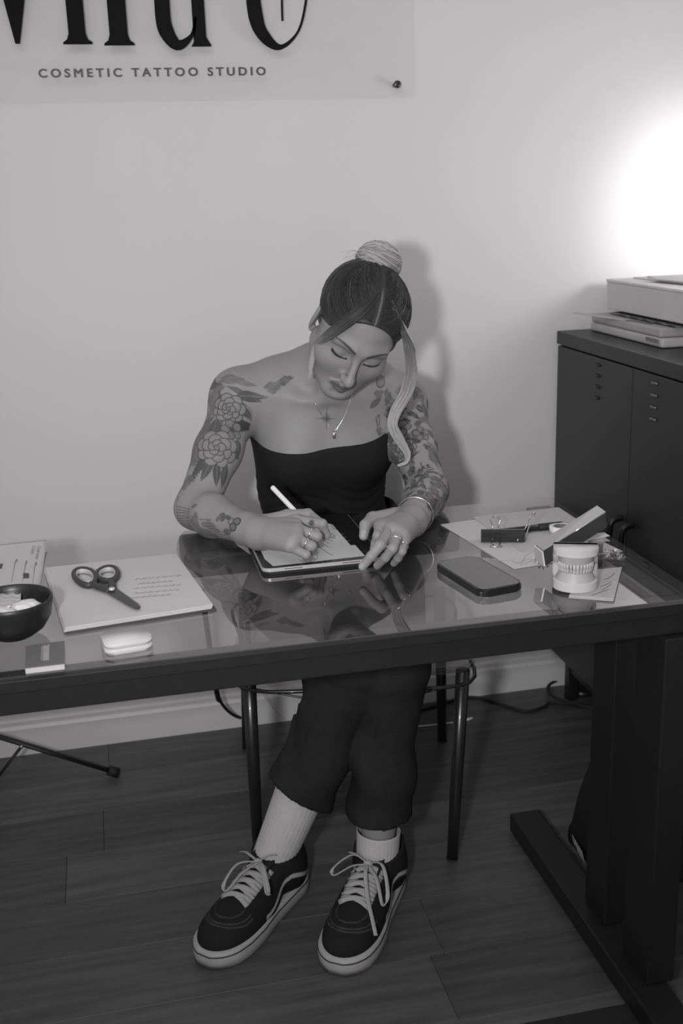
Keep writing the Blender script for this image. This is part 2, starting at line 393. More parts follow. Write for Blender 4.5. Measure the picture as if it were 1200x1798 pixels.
for x in (CX+0.02, 1.57):
    for y in (CY1-0.09, CY0+0.03):
        box('leg', (x, x+0.028), (y, y+0.028), (0.0, CZ0-0.0005), BLACKM, cb, bev=0.002)
    box('base_rail', (x+0.004, x+0.022), (CY0+0.06, CY1-0.092), (CZ0-0.03, CZ0-0.0005), BLACKM, cb)

# ---------------------------------------------------------------- things on the cabinet
tr = thing('storage_tray', 'shallow grey plastic tray lying on the cabinet top under a box', 'tray', (1.36, -0.24, 1.0))
box('tray_base', (1.205, 1.54), (-0.43, -0.06), (1.0, 1.022), mat('grey_plastic', 0.42, 0.45), tr, bev=0.007, seg=3)
box('tray_lid', (1.205, 1.545), (-0.42, -0.065), (1.0225, 1.043), mat('light_grey_plastic', 0.34, 0.4), tr, bev=0.005, seg=2)
box('latch', (1.2015, 1.2048), (-0.445+0.03, -0.36), (1.010, 1.018), mat('grey_latch', 0.16, 0.5), tr)
lv = thing('letter_opener', 'thin steel blade sticking out over the left end of the tray', 'letter opener', (1.19, -0.12, 1.046))
plate('blade', [(1.167, -0.035, 1.044), (1.178, -0.030, 1.044), (1.222, -0.24, 1.044), (1.208, -0.245, 1.044)], 0.0022, ALU, lv)
plate('grip', [(1.206, -0.246, 1.0435), (1.224, -0.241, 1.0435), (1.236, -0.34, 1.0435), (1.218, -0.345, 1.0435)], 0.006, mat('grey_grip', 0.12, 0.5), lv)
bxs = thing('storage_box', 'pale cardboard box standing on the tray on the cabinet', 'box', (1.4, -0.3, 1.044))
hexa('body', [(1.252, -0.62, 1.0515), (1.53, -0.62, 1.0515), (1.53, -0.055, 1.0515), (1.252, -0.055, 1.0515), (1.25, -0.62, 1.118), (1.53, -0.62, 1.118), (1.53, -0.052, 1.118), (1.25, -0.052, 1.118)], mat('pale_card', 0.50, 0.7, var=0.03), bxs, bev=0.002)
box('lid', (1.249, 1.533), (-0.623, -0.049), (1.1185, 1.125), mat('pale_card_lid', 0.55, 0.7), bxs, bev=0.0015)
bk = thing('crumpled_bag', 'crumpled dark plastic sleeve squeezed between tray and pale box', 'bag', (1.35, -0.3, 1.044))
nu, nv = 22, 10; vs = []
for i in range(nu):
    for j in range(nv):
        vs.append((1.235+0.26*j/(nv-1), -0.10-0.34*i/(nu-1), 1.0455+0.0022*(1+math.sin(i*1.7+j*2.1))*(0.6 if j < 2 else 0.5)))
sh = mk('sleeve', vs, [(i*nv+j, (i+1)*nv+j, (i+1)*nv+j+1, i*nv+j+1) for i in range(nu-1) for j in range(nv-1)], mat('grey_film', 0.10, 0.15), bk, False)
md = sh.modifiers.new('t', 'SOLIDIFY'); md.thickness = 0.0006
for k, (x0, y0, dx, dy, a, z, lab) in enumerate(((1.31, -0.075, 0.20, 0.28, 0.06, 1.1255, 'lowest sheet of white paper on the pale box, reaching nearest the wall'), (1.335, -0.10, 0.19, 0.28, -0.10, 1.1285, 'middle sheet of white paper skewed on the pale box'), (1.29, -0.19, 0.21, 0.297, 0.16, 1.1315, 'topmost sheet of white paper on the pale box on the cabinet'))):
    c = rot2([(0, 0), (dx, 0), (dx, -dy), (0, -dy)], a, (x0, y0))
    tag(prism('paper_sheet', c, z, z+0.0028, PAPER), lab, 'paper', 'papers on the box')

# ---------------------------------------------------------------- floor things
mt = prism('floor_mat', [(0.40, -2.4), (1.3, -2.4), (1.3, -1.425), (0.772, -1.425), (0.772, -1.218), (0.40, -1.218)], 0.0005, 0.006, RUBBER, None, bev=0.0015)
tag(mt, 'black rubber floor mat in front of the right desk foot', 'mat')
bgt = thing('black_bag', 'soft black bag slumped on the floor behind the desk leg', 'bag', (0.985, -0.79, 0.0))
bmx = bmesh.new(); bmesh.ops.create_uvsphere(bmx, u_segments=40, v_segments=28, radius=1.0)
for v in bmx.verts:
    x, y, z = v.co; zz = (z+1)/2
    pw_ = 0.06+0.9*max(0.0, zz-0.1)
    wdt = 0.108*(1-0.55*zz**0.9)/(0.75+0.25*max(abs(x), abs(y))/max(1e-4, math.hypot(x, y)))
    sx = math.copysign(abs(x)**pw_, x); sy = math.copysign(abs(y)**pw_, y)
    f = 1+0.035*math.sin(7*math.atan2(y, x)+6*zz)+0.03*math.sin(13*zz+3*x)
    v.co = (0.978+sx*wdt*f, -0.83+sy*0.105*f*(1-0.5*zz), max(0.0, 0.43*zz**1.1-0.004))
bme = mesh_of(bmx)
from mathutils.bvhtree import BVHTree
bvh = BVHTree.FromPolygons([v.co[:] for v in bme.vertices], [p.vertices[:] for p in bme.polygons])
def bag_hit(px, py):
    d = CF+CR*(px-600)/FPX-CU*(py-899)/FPX; h_ = bvh.ray_cast(Vector(CAM), Vector(d))
    return (np.array(h_[0]), np.array(h_[1])) if h_[0] is not None else (U(px, py, Y=-0.89), np.array([-0.6, -0.8, 0]))
(a_, n1), (b_, n2) = bag_hit(1012, 1482), bag_hit(1030, 1514)
link('body', bme, mat('black_nylon', 0.010, 0.6, bump=0.2, bscale=400), bgt, True)
tube('strap', spline([(0.94, -0.83, 0.39), (0.935, -0.84, 0.46), (1.00, -0.82, 0.49), (1.02, -0.82, 0.39)], 8), 0.009, RUBBER, bgt, 8, flat=(1.6, 0.4), ref=(0, 1, 0))
tm = text_mesh('GALLEN', 0.02, 1.05, 0.0, 0.0004)
xd = (b_-a_)/np.linalg.norm(b_-a_); nn_ = n1+n2; nn_ = nn_-xd*(nn_@xd); nn_ /= np.linalg.norm(nn_); yd = np.cross(nn_, xd)
xs = [v.co.x for v in tm.vertices]; tm.transform(Matrix.Scale(np.linalg.norm(b_-a_)/(max(xs)-min(xs)), 4))
tm.transform(frame_mat(a_+nn_*0.004, xd, yd, nn_))
link('lettering', tm, mat('grey_print', 0.20, 0.6), bgt, kind='stuff')

ls = thing('light_stand', 'black folding tripod light stand on the floor beside the wall', 'tripod', (-0.375, -0.205, 0.0))
hub = np.array([-0.375, -0.205, 0.170]); low = np.array([-0.375, -0.205, 0.030])
tube('pole', [(-0.375, -0.205, 0.012), (-0.375, -0.205, 0.9)], 0.0125, BLACKM, ls, 12)
tube('pole', [(-0.375, -0.205, 0.9), (-0.375, -0.205, 1.5)], 0.010, BLACKM, ls, 12)
for nm, c in (('collar', hub), ('collar', low)):
    lathe(nm, [(0.013, -0.018), (0.021, -0.018), (0.022, 0.0), (0.021, 0.018), (0.013, 0.018)], c, BLACKP, ls, 18)
for ang in (0.06, 2.15, 4.25):
    d = np.array([math.cos(ang), math.sin(ang)*0.8, 0]); foot = np.array([-0.375, -0.205, 0.012])+d*0.32
    if ang < 0.1: foot = np.array([-0.070, -0.187, 0.012])
    if ang > 4: foot = np.array([-0.62, -0.42, 0.012])
    if 2 < ang < 3: foot = np.array([-0.60, -0.035, 0.012])
    lg = tube('leg', [hub+d*0.018, foot], 0.0095, BLACKM, ls, 8, flat=(1.0, 0.62))
    mid = hub+(foot-hub)*0.32
    tube('brace', [low+d*0.018, mid], 0.006, BLACKM, ls, 8, flat=(1.0, 0.6))
    dirn = (foot-hub)/np.linalg.norm(foot-hub)
    tube('foot_cap', [foot-dirn*0.016, foot+dirn*0.010], [0.0125, 0.0125], RUBBER, lg, 10)
    tube('rivet', [mid+np.array([0, -0.011, 0.003]), mid+np.array([0, -0.0135, 0.004])], 0.0045, CHROME, lg, 8)
def floor_path(pts, z=0.0045, n=8): return spline([U(x, y, z) for x, y in pts], n)
tag(tube('black_power_cable', floor_path([(660, 1247), (700, 1244), (735, 1247), (770, 1238), (815, 1225), (850, 1227), (890, 1240), (925, 1249), (955, 1241), (968, 1234), (1010, 1236), (1060, 1243), (1120, 1240)]), 0.0042, RUBBER, None, 8), 'black power cable snaking along the floor behind the chair', 'cable')
hang = [np.array([0.165, -0.30, 0.50]), np.array(U(379, 1205, Y=-0.18)), np.array(U(389, 1234, Y=-0.14)), np.array(U(408, 1254, Y=-0.10)), np.array(U(432, 1262, 0.0045)), np.array(U(470, 1263, 0.0045)), np.array(U(540, 1255, 0.0045))]
tag(tube('hanging_cable', spline(hang, 8), [0.0065]*14+[0.0042]*35, RUBBER, None, 8), 'black cable hanging from behind the desk to the floor by the left chair leg', 'cable')
tag(tube('coiled_cable', np.concatenate([floor_path([(1075, 1245), (1030, 1240), (1000, 1232), (975, 1225), (962, 1212), (968, 1200), (990, 1194), (1030, 1197), (1075, 1205)], 0.0135)]), 0.004, RUBBER, None, 8), 'black cable looped around the rear cabinet foot', 'cable')
wc = thing('white_charging_cable', 'thin white charging cable with plug on the floor by the right rear chair leg', 'cable', U(760, 1272, 0.0))
tube('wire', floor_path([(640, 1276), (690, 1278), (760, 1273), (812, 1266)], 0.0025), 0.0018, WHITEP, wc, 6)
a_, b_ = U(810, 1266.5, 0.0035), U(830, 1261, 0.0035)
tube('plug', [a_, a_*0.5+b_*0.5, b_], [0.0032, 0.004, 0.004], WHITEP, wc, 8)
tag(tube('white_wire', spline([U(455, 1205, Y=-0.09), U(468, 1228, Y=-0.08), U(485, 1248, Y=-0.07), U(506, 1262, 0.003), U(560, 1262, 0.003)], 8), 0.0016, WHITEP, None, 6), 'thin white wire drooping to the floor beside the left chair leg', 'cable')
pc = U(1022, 1215, 0.0)
ph = thing('lamp_base', 'small round black puck with a short stem on the floor under the cabinet', 'base', pc)
lathe('disc', [(0.0001, 0.0), (0.034, 0.0), (0.036, 0.004), (0.034, 0.013), (0.022, 0.019), (0.0001, 0.021)], pc, BLACKP, ph, 28)
tube('stem', [pc+np.array([0, 0, 0.019]), pc+np.array([0, 0, 0.05])], 0.009, RUBBER, ph, 10)

# ---------------------------------------------------------------- chair
ch = thing('chair', 'dark smoked acrylic chair with straight legs under the seated woman', 'chair', (0.48, -0.42, 0.0))
FLb, FRb, BRb, BLb = np.array([0.224, -0.602, 0.0]), np.array([0.617, -0.732, 0.0]), np.array([0.752, -0.235, 0.0]), np.array([0.262, -0.135, 0.0])
SZ = 0.452
FLt, FRt = U(441, 1195, SZ-0.02), U(803, 1150, SZ-0.02)
FLt = np.array([0.222, -0.640, SZ-0.02]); FRt = np.array([0.640, -0.735, SZ-0.02])
BRt = np.array([0.735, -0.275, SZ-0.02]); BLt = np.array([0.275, -0.175, SZ-0.02])
LEGM = mat('smoked_plastic_leg', 0.016, 0.30, var=0.2, scale=30, coat=0.15)
for b, t in ((FLb, FLt), (FRb, FRt), (BRb, BRt), (BLb, BLt)):
    lg = tube('leg', [b+np.array([0, 0, 0.004]), b*0.6+t*0.4, t], [0.0115, 0.013, 0.0145], LEGM, ch, 14)
    tube('leg_cap', [b, b+np.array([0, 0, 0.0038])], 0.0125, RUBBER, lg, 14)
so = [FLt+np.array([-0.015, 0, 0]), FRt+np.array([0.012, -0.008, 0]), BRt+np.array([0.012, 0.0, 0]), BLt+np.array([-0.012, 0.01, 0])]
outl = spline([so[0], (so[0]+so[1])/2+np.array([-0.006, -0.016, 0]), so[1], (so[1]+so[2])/2, so[2], (so[2]+so[3])/2, so[3], (so[3]+so[0])/2], 6, True)
prism('seat', [(p[0], p[1]) for p in outl], SZ-0.019, SZ-0.004, SMOKE, ch, bev=0.004)
tube('seat_rim', outl+np.array([0, 0, -0.0245]), 0.004, LEGM, ch, 8, True)
tube('stretcher', spline([FLt+np.array([0.01, -0.002, -0.03]), (FLt+FRt)/2+np.array([0, -0.01, -0.062]), FRt+np.array([-0.01, -0.002, -0.03])], 10), 0.0022, LEGM, ch, 8)
bkp = []; bc = (BLt+BRt)/2
nu, nv = 20, 10; vs = []
e = (BRt-BLt)/np.linalg.norm(BRt-BLt); nb = np.array([-e[1], e[0], 0.0])
for j in range(nv):
    for i in range(nu):
        s = (i/(nu-1)-0.5); z = SZ-0.0+0.33*j/(nv-1); ww = 0.34-0.08*(j/(nv-1))**2
        vs.append(bc+e*s*ww+nb*(0.035+0.05*j/(nv-1)-0.16*s*s)+np.array([0, 0, z-bc[2]]))
bo = mk('backrest', vs, [(j*nu+i, j*nu+i+1, (j+1)*nu+i+1, (j+1)*nu+i) for j in range(nv-1) for i in range(nu-1)], SMOKE, ch, True)
md = bo.modifiers.new('t', 'SOLIDIFY'); md.thickness = 0.006

# ---------------------------------------------------------------- things on the desk, left
fm = thing('appointment_form', 'printed white form with a perforated edge beside the black bowl', 'paper', U(40, 1000, T))
nu, nv = 14, 40; vs = []
fl0, fr0, bl0, br0 = U(-70, 1052, T+0.0012), U(70, 1034, T+0.0012), U(-40, 962, T+0.010), U(81, 948, T+0.012)
for j in range(nv):
    t = j/(nv-1)
    for i in range(nu):
        s = i/(nu-1); p = (fl0*(1-s)+fr0*s)*(1-t)+(bl0*(1-s)+br0*s)*t
        p[2] = T+0.0012+0.011*t**3
        if i == nu-1: p[0] += 0.0006*(1 if j % 2 else -1)
        vs.append(p)
so_ = mk('sheet', vs, [(j*nu+i, j*nu+i+1, (j+1)*nu+i+1, (j+1)*nu+i) for j in range(nv-1) for i in range(nu-1)], PAPER, fm, True)
md = so_.modifiers.new('t', 'SOLIDIFY'); md.thickness = 0.0006
def on_form(px, py, lift=0.0008):
    p = U(px, py, T+0.003); t = (p[1]-fr0[1])/(br0[1]-fr0[1]); z = T+0.0012+0.011*max(0, t)**3+lift
    return U(px, py, z)
for a, b in (((27, 985), (20, 1022)), ((45, 990), (39, 1022)), ((61, 995), (57, 1024))):
    tube('ruled_line', [on_form(*a), on_form((a[0]+b[0])/2, (a[1]+b[1])/2), on_form(*b)], 0.0005, FAINT, fm, 4)
for q in (((41, 1006), (51, 1007), (51, 1015), (40, 1015)), ((0, 990), (5, 990), (3, 998), (-1, 999)), ((28, 982), (31, 982), (30, 986), (27, 986)), ((45, 985), (48, 985), (47, 990), (44, 990)), ((62, 987), (65, 987), (64, 993), (61, 993))):
    plate('printed_block', [on_form(*p) for p in q], 0.0004, INK if q[0][0] in (41, 0) else mat('print_grey', 0.22, 0.8), fm, nrm=(0, 0, 1))
for txt, a, b, hgt in (('Client name', (66, 958), (62, 981), 0.0085), ('Consent', (57, 958), (54, 972), 0.0075)):
    tm = text_mesh(txt, 1.0, 1.05, 0.01, 0.0)
    A_, B_ = on_form(*a, 0.0012), on_form(*b, 0.0012); xs = [v.co.x for v in tm.vertices]; L = np.linalg.norm(B_-A_); s = L/(max(xs)-min(xs))
    xd = (B_-A_)/L; zd = np.array([0, 0, 1.0]); zd -= xd*(zd@xd); zd /= np.linalg.norm(zd); yd = np.cross(zd, xd)
    tm.transform(Matrix.Diagonal((s, hgt, 1, 1))); tm.transform(frame_mat(A_, xd, yd, zd)); link('lettering', tm, mat('print_grey', 0.22, 0.8), fm, kind='stuff')

bc = U(17, 1051, T+0.058); bc[2] = T
R0 = 0.061
pr = [(0.0001, 0.0), (0.026, 0.0), (0.030, 0.002), (0.046, 0.013), (0.0565, 0.030), (R0, 0.052), (R0, 0.0575), (R0-0.0015, 0.0592), (R0-0.004, 0.0575), (R0-0.0055, 0.050), (0.050, 0.030), (0.040, 0.016), (0.025, 0.007), (0.0001, 0.006)]
tag(lathe('black_bowl', pr, bc, mat('black_stoneware', 0.014, 0.38, var=0.2, scale=90, bump=0.08, bscale=300), None, 56), 'round black bowl holding white wrapped pads at the left desk end', 'bowl')
PADM = mat('white_cotton', 0.62, 0.75, var=0.06, scale=60, bump=0.5, bscale=160)
for k, (dx, dy, dz, sx, sy, sz, a, lab) in enumerate(((-0.020, 0.014, 0.030, 0.026, 0.021, 0.013, 0.3, 'white cotton pad at the rear left of the bowl'), (0.021, 0.004, 0.036, 0.022, 0.024, 0.012, 1.1, 'white cotton pad nearest the right rim of the bowl'), (-0.004, -0.020, 0.037, 0.027, 0.020, 0.012, -0.3, 'white cotton pad at the front of the bowl'))):
    bmx = bmesh.new(); bmesh.ops.create_icosphere(bmx, subdivisions=4, radius=1.0)
    for v in bmx.verts:
        n_ = 0.06*math.sin(9*v.co.x+k)*math.sin(8*v.co.y+2*k)+0.05*math.sin(14*v.co.x-9*v.co.z)
        v.co = v.co*(1+n_); v.co = Vector((v.co.x*sx, v.co.y*sy, v.co.z*sz))
    bmx.transform(Matrix.Translation((bc[0]+dx, bc[1]+dy, bc[2]+dz)) @ Matrix.Rotation(a, 4, 'Z') @ Matrix.Rotation(0.25*(1 if k != 1 else -1), 4, 'Y'))
    tag(link('cotton_pad', mesh_of(bmx), PADM, None, True), lab, 'cotton pad', 'pads in the bowl')
wr = thing('plastic_wrapper', 'shiny clear crinkled wrapper at the back of the bowl', 'wrapper', bc+np.array([-0.01, 0.03, 0.045]))
nu = nv = 12; vs = []
for i in range(nu):
    for j in range(nv):
        vs.append((bc[0]-0.042+0.055*i/(nu-1), bc[1]+0.012+0.026*j/(nv-1), bc[2]+0.040+0.012*j/(nv-1)+0.003*math.sin(i*1.3+j*0.9)*math.cos(j*1.1-i*0.6)))
wo = mk('film', vs, [(i*nv+j, (i+1)*nv+j, (i+1)*nv+j+1, i*nv+j+1) for i in range(nu-1) for j in range(nv-1)], mat('glossy_wrap', 0.34, 0.15, coat=0.6), wr, True)
md = wo.modifiers.new('t', 'SOLIDIFY'); md.thickness = 0.0004

sk = thing('sketchbook', 'open-faced white sketchbook with dark cover lying under the scissors', 'book', U(225, 1035, T))
q = [U(78, 997, T+0.009), U(308, 972, T+0.009), U(373, 1062, T+0.009), U(113, 1103, T+0.009)]
ctr = sum(q)/4
prism('cover', [(ctr+(p-ctr)*1.015+np.array([0.004, -0.002, 0]))[:2] for p in q[::-1]], T+0.0004, T+0.0024, mat('dark_book_cover', 0.05, 0.55), sk, bev=0.0005, seg=1)
for k in range(3):
    o_ = np.array([0.0012*(k-1), -0.0015*(k % 2)+0.0006*k, 0])
    prism('page_block', [(p+o_)[:2] for p in q[::-1]], T+0.0026+0.0022*k, T+0.0046+0.0022*k, PAPER, sk, bev=0.0003, seg=1)
ZP = T+0.0092
lines = []
for k in range(5):
    y0 = 1020-8*0+k*8.2-3; x0 = 238-k*2+(6 if k % 2 else 0); x1 = 318-k*1.0-(12 if k in (1, 4) else 0)
    n_ = 46
    lines.append((spline([U(x0+(x1-x0)*i/n_, y0-0.085*(x1-x0)*i/n_+1.9*math.sin(i*2.1+k)*(0.55+0.45*math.sin(i*0.9+k*2)), ZP+0.0003) for i in range(n_+1)], 2), 0.00035))
tubes('handwriting', lines, FAINT, sk, 4, kind='stuff')

scz = T+0.0095
sc = thing('scissors', 'black office scissors with two ring handles lying open on the sketchbook', 'scissors', U(190, 1035, scz))
SCM = mat('black_coated_blade', 0.045, 0.42, var=0.08)
HANDM = mat('charcoal_handle', 0.040, 0.5, var=0.05)
def pp(lst, z): return [U(x, y, z)[:2] for x, y in lst]
prism('blade', pp([(178, 1026), (190, 1030), (205, 1035), (225, 1050), (243, 1063), (246.5, 1067), (244, 1071), (237, 1070), (220, 1061), (200, 1049), (184, 1040)][::-1], scz+0.003), scz+0.0035, scz+0.0055, SCM, sc, bev=0.0006, seg=1)
prism('blade', pp([(190, 1020), (202, 1028), (207, 1038), (228, 1052), (242, 1066), (236, 1068), (205, 1046), (190, 1034)][::-1], scz+0.001), scz+0.0006, scz+0.0030, SCM, sc, bev=0.0006, seg=1)
def ring(cx, cy, rx, ry, rot, z):
    out = []
    for k in range(28):
        a = 2*math.pi*k/28; x, y = rx*math.cos(a), ry*math.sin(a)*(1+0.15*math.cos(a))
        out.append(U(cx+x*math.cos(rot)-y*math.sin(rot), cy+x*math.sin(rot)+y*math.cos(rot), z))
    return out
for (cx, cy, rx, ry, rot) in ((149, 1013, 20, 13, 0.35), (188.5, 1008.5, 18.5, 11.5, -0.10)):
    h = tube('handle_ring', ring(cx, cy, rx, ry, rot, scz+0.0058), 0.0050, HANDM, sc, 10, True, flat=(0.9, 1.1))
    tube('grip_lining', ring(cx, cy, rx-4.5, ry-3, rot, scz+0.0058), 0.0022, mat('pale_grip', 0.45, 0.5), h, 8, True, flat=(0.5, 2.0))
tube('handle_arm', spline([U(160, 1025, scz+0.006), U(175, 1031, scz+0.006), U(192, 1038, scz+0.005)], 5), [0.0065]*6+[0.0062, 0.006, 0.0055, 0.005, 0.0045], HANDM, sc, 10, flat=(1.1, 0.7))
tube('handle_arm', spline([U(194, 1020, scz+0.006), U(197, 1027, scz+0.006), U(196, 1036, scz+0.005)], 5), [0.006]*11, HANDM, sc, 10, flat=(1.1, 0.7))
lathe('pivot', [(0.0001, 0.003), (0.0042, 0.003), (0.0050, 0.002), (0.0050, 0.0)], U(196.5, 1035, scz+0.0088), mat('pivot_steel', 0.6, 0.4, metal=0.4), sc, 18)

CASEM = mat('white_satin_plastic', 0.52, 0.5, spec=0.3, var=0.01)
wcase = thing('earbud_case', 'small white rounded plastic case lying on the desk glass', 'case', U(224, 1130, T))
cc = U(222, 1124, T+0.008); 
fr = rot2(rrect(0.068, 0.058, 0.013), math.atan2((U(271, 1138, T)-U(190, 1152, T))[1], (U(271, 1138, T)-U(190, 1152, T))[0]), cc)
prism('case_base', fr, T+0.0002, T+0.0080, CASEM, wcase, bev=0.002, seg=3, smooth=True)
prism('case_lid', fr, T+0.0086, T+0.0160, CASEM, wcase, bev=0.0025, seg=3, smooth=True)
prism('seam', [(cc[0]+(x-cc[0])*0.93, cc[1]+(y-cc[1])*0.92) for x, y in fr], T+0.0070, T+0.0090, mat('seam_grey', 0.3, 0.5), wcase)

nb_ = thing('note_pad', 'small grey pad with a pale label and white front edge at the desk front', 'note pad', U(80, 1155, T))
q = [U(45, 1134, T+0.009), U(113, 1125, T+0.009), U(113, 1165, T+0.009), U(44, 1173, T+0.009)]
prism('page_block', [p[:2] for p in q[::-1]], T+0.0002, T+0.0078, PAPER, nb_, bev=0.0003, seg=1)
prism('cover', [p[:2] for p in q[::-1]], T+0.0079, T+0.0092, CARD, nb_, bev=0.0003, seg=1)
plate('label', [U(76, 1134, T+0.0093), U(87, 1132, T+0.0093), U(86, 1159, T+0.0093), U(75, 1160, T+0.0093)], 0.0003, mat('pale_label', 0.3, 0.6), nb_, nrm=(0, 0, 1))
plate('label', [U(73, 1135, T+0.0093), U(75, 1134.6, T+0.0093), U(73.5, 1159, T+0.0093), U(72, 1159, T+0.0093)], 0.0003, mat('pale_label', 0.3, 0.6), nb_, nrm=(0, 0, 1))

# ---------------------------------------------------------------- tablet and stylus
TX0, TX1, TY0, TY1 = 0.224, 0.432, -0.931, -0.648
tb = thing('tablet', 'slim aluminium tablet with hand-lettering on its lit screen under her hands', 'tablet', (0.33, -0.79, T))
tc_ = ((TX0+TX1)/2, (TY0+TY1)/2)
tw, td = TX1-TX0, TY1-TY0
prism('folio_cover', rot2(rrect(tw-0.004, td-0.004, 0.012), 0, tc_), T+0.0003, T+0.0052, RUBBER, tb, bev=0.001, seg=1)
prism('body', rot2(rrect(tw, td, 0.013), 0, tc_), T+0.0055, T+0.0118, ALU, tb, bev=0.0006, seg=1)
prism('bezel', rot2(rrect(tw-0.002, td-0.002, 0.012), 0, tc_), T+0.01185, T+0.0123, mat('black_glass', 0.010, 0.08, coat=0.5), tb)
ZS = T+0.0126
SCR = bpy.data.materials.new('lit_screen'); SCR.use_nodes = True
_b = SCR.node_tree.nodes['Principled BSDF']; _b.inputs['Base Color'].default_value = G(0.25); _b.inputs['Roughness'].default_value = 0.12
_b.inputs['Emission Color'].default_value = G(1.0); _b.inputs['Emission Strength'].default_value = 0.16
cv = [U(480, 994, ZS), U(641, 976, ZS), U(624, 957, ZS), U(616, 957.5, ZS), U(584, 921, ZS), U(566, 917, ZS)]
cv += [np.array([TX0+0.06, TY1-0.03, ZS]), np.array([TX0+0.012, TY1-0.06, ZS]), np.array([TX0+0.011, TY0+0.05, ZS])]
plate('screen_canvas', cv, 0.0002, SCR, tb, nrm=(0, 0, 1))
for k, (x, y) in enumerate(((598, 938), (603, 944), (609, 950))):
    p = U(x, y, ZS); plate('screen_icon', [p, p+np.array([0.007, 0, 0]), p+np.array([0.007, 0.003, 0]), p+np.array([0, 0.003, 0])], 0.0002, mat('screen_icon_grey', 0.08, 0.3), tb, nrm=(0, 0, 1))
zz = 500+0; S_ = 160/1200
strokes = [[(470, 465), (560, 520), (640, 570)], [(515, 420), (545, 432), (575, 455)], [(500, 345), (530, 345), (570, 358), (640, 380)], [(520, 350), (545, 385), (600, 405)], [(550, 285), (600, 275), (640, 290), (665, 322)],
           [(590, 240), (600, 285), (630, 320), (668, 342)], [(555, 300), (590, 325), (640, 335)], [(690, 225), (645, 205), (622, 175), (632, 145), (655, 165)], [(400, 520), (425, 525), (452, 540)], [(385, 550), (410, 555), (440, 570)],
           [(340, 575), (365, 605), (390, 628)], [(300, 588), (310, 620), (335, 642), (380, 640), (425, 610), (435, 580)], [(355, 560), (385, 600), (405, 620)], [(525, 150), (540, 185), (525, 215), (505, 225)]]
tubes('lettering', [(spline([U(500+x*S_, 900+y*S_, ZS+0.0003) for x, y in s], 5), 0.00042) for s in strokes], mat('screen_ink', 0.03, 0.6), tb, 5, kind='stuff')
gx = [0.262+0.0028*i for i in range(11)]+[0.362+0.0028*i for i in range(11)]
V = []; F = []
for x in gx:
    n0 = len(V)
    for (dx, dz) in ((-0.0009, -0.0009), (0.0009, -0.0009), (0.0009, 0.0009), (-0.0009, 0.0009)): V.append((x+dx, TY0-0.00012, T+0.0087+dz))
    for (dx, dz) in ((-0.0009, -0.0009), (0.0009, -0.0009), (0.0009, 0.0009), (-0.0009, 0.0009)): V.append((x+dx, TY0+0.0004, T+0.0087+dz))
    F += [tuple(n0+i for i in f) for f in ((0, 1, 2, 3), (7, 6, 5, 4), (0, 4, 5, 1), (1, 5, 6, 2), (2, 6, 7, 3), (3, 7, 4, 0))]
mk('speaker_holes', V, F, BLACKP, tb, kind='stuff')
PTIP = U(569, 951, ZS+0.0006); PTOP = U(477, 854, Y=-0.752)
pd_ = (PTOP-PTIP)/np.linalg.norm(PTOP-PTIP); PL = np.linalg.norm(PTOP-PTIP)
st = thing('stylus', 'white tablet stylus held in the writing hand', 'stylus', PTIP)
pts = [PTIP+pd_*s for s in (0.018, 0.019, 0.06, PL-0.004, PL-0.0012, PL)]
tube('barrel', pts, [0.0042, 0.0046, 0.0046, 0.0046, 0.0038, 0.0018], WHITEP, st, 20)
tube('nib', [PTIP+pd_*s for s in (0.0, 0.001, 0.009, 0.0178)], [0.0005, 0.0010, 0.0026, 0.0041], WHITEP, st, 16)

# ---------------------------------------------------------------- things on the desk, right
pc_ = [U(762, 988, T+0.0125), U(833, 972, T+0.0125), U(921, 1022, T+0.0125), U(848, 1042, T+0.0125)]
ctr = sum(pc_)/4; ax = (pc_[3]+pc_[2]-pc_[0]-pc_[1]); ang = math.atan2(ax[1], ax[0])+math.pi/2
pw, pl_ = 0.0785, 0.158
phn = thing('smartphone', 'black smartphone lying screen up on the glass near the dental model', 'phone', (ctr[0], ctr[1], T))
prism('case', rot2(rrect(pw, pl_, 0.014), ang, ctr), T+0.0003, T+0.0125, BLACKP, phn, bev=0.0022, seg=2)
prism('screen', rot2(rrect(pw-0.006, pl_-0.006, 0.012), ang, ctr), T+0.0126, T+0.0130, mat('phone_glass', 0.03, 0.10, coat=0.6), phn)
prism('speaker_slot', rot2([(-0.006, 0.0735), (0.006, 0.0735), (0.006, 0.0745), (-0.006, 0.0745)], ang, ctr), T+0.01301, T+0.0131, CHROME, phn)
ca = np.array([math.cos(ang), math.sin(ang), 0]); sa = np.array([-math.sin(ang), math.cos(ang), 0])
cn = np.array([ctr[0], ctr[1], 0])+ca*(-pw/2+0.002)-sa*(pl_/2-0.004)
box('corner_glint', (cn[0]-0.0015, cn[0]+0.0015), (cn[1]-0.0035, cn[1]-0.0005), (T+0.003, T+0.010), CHROME, phn, bev=0.0005)

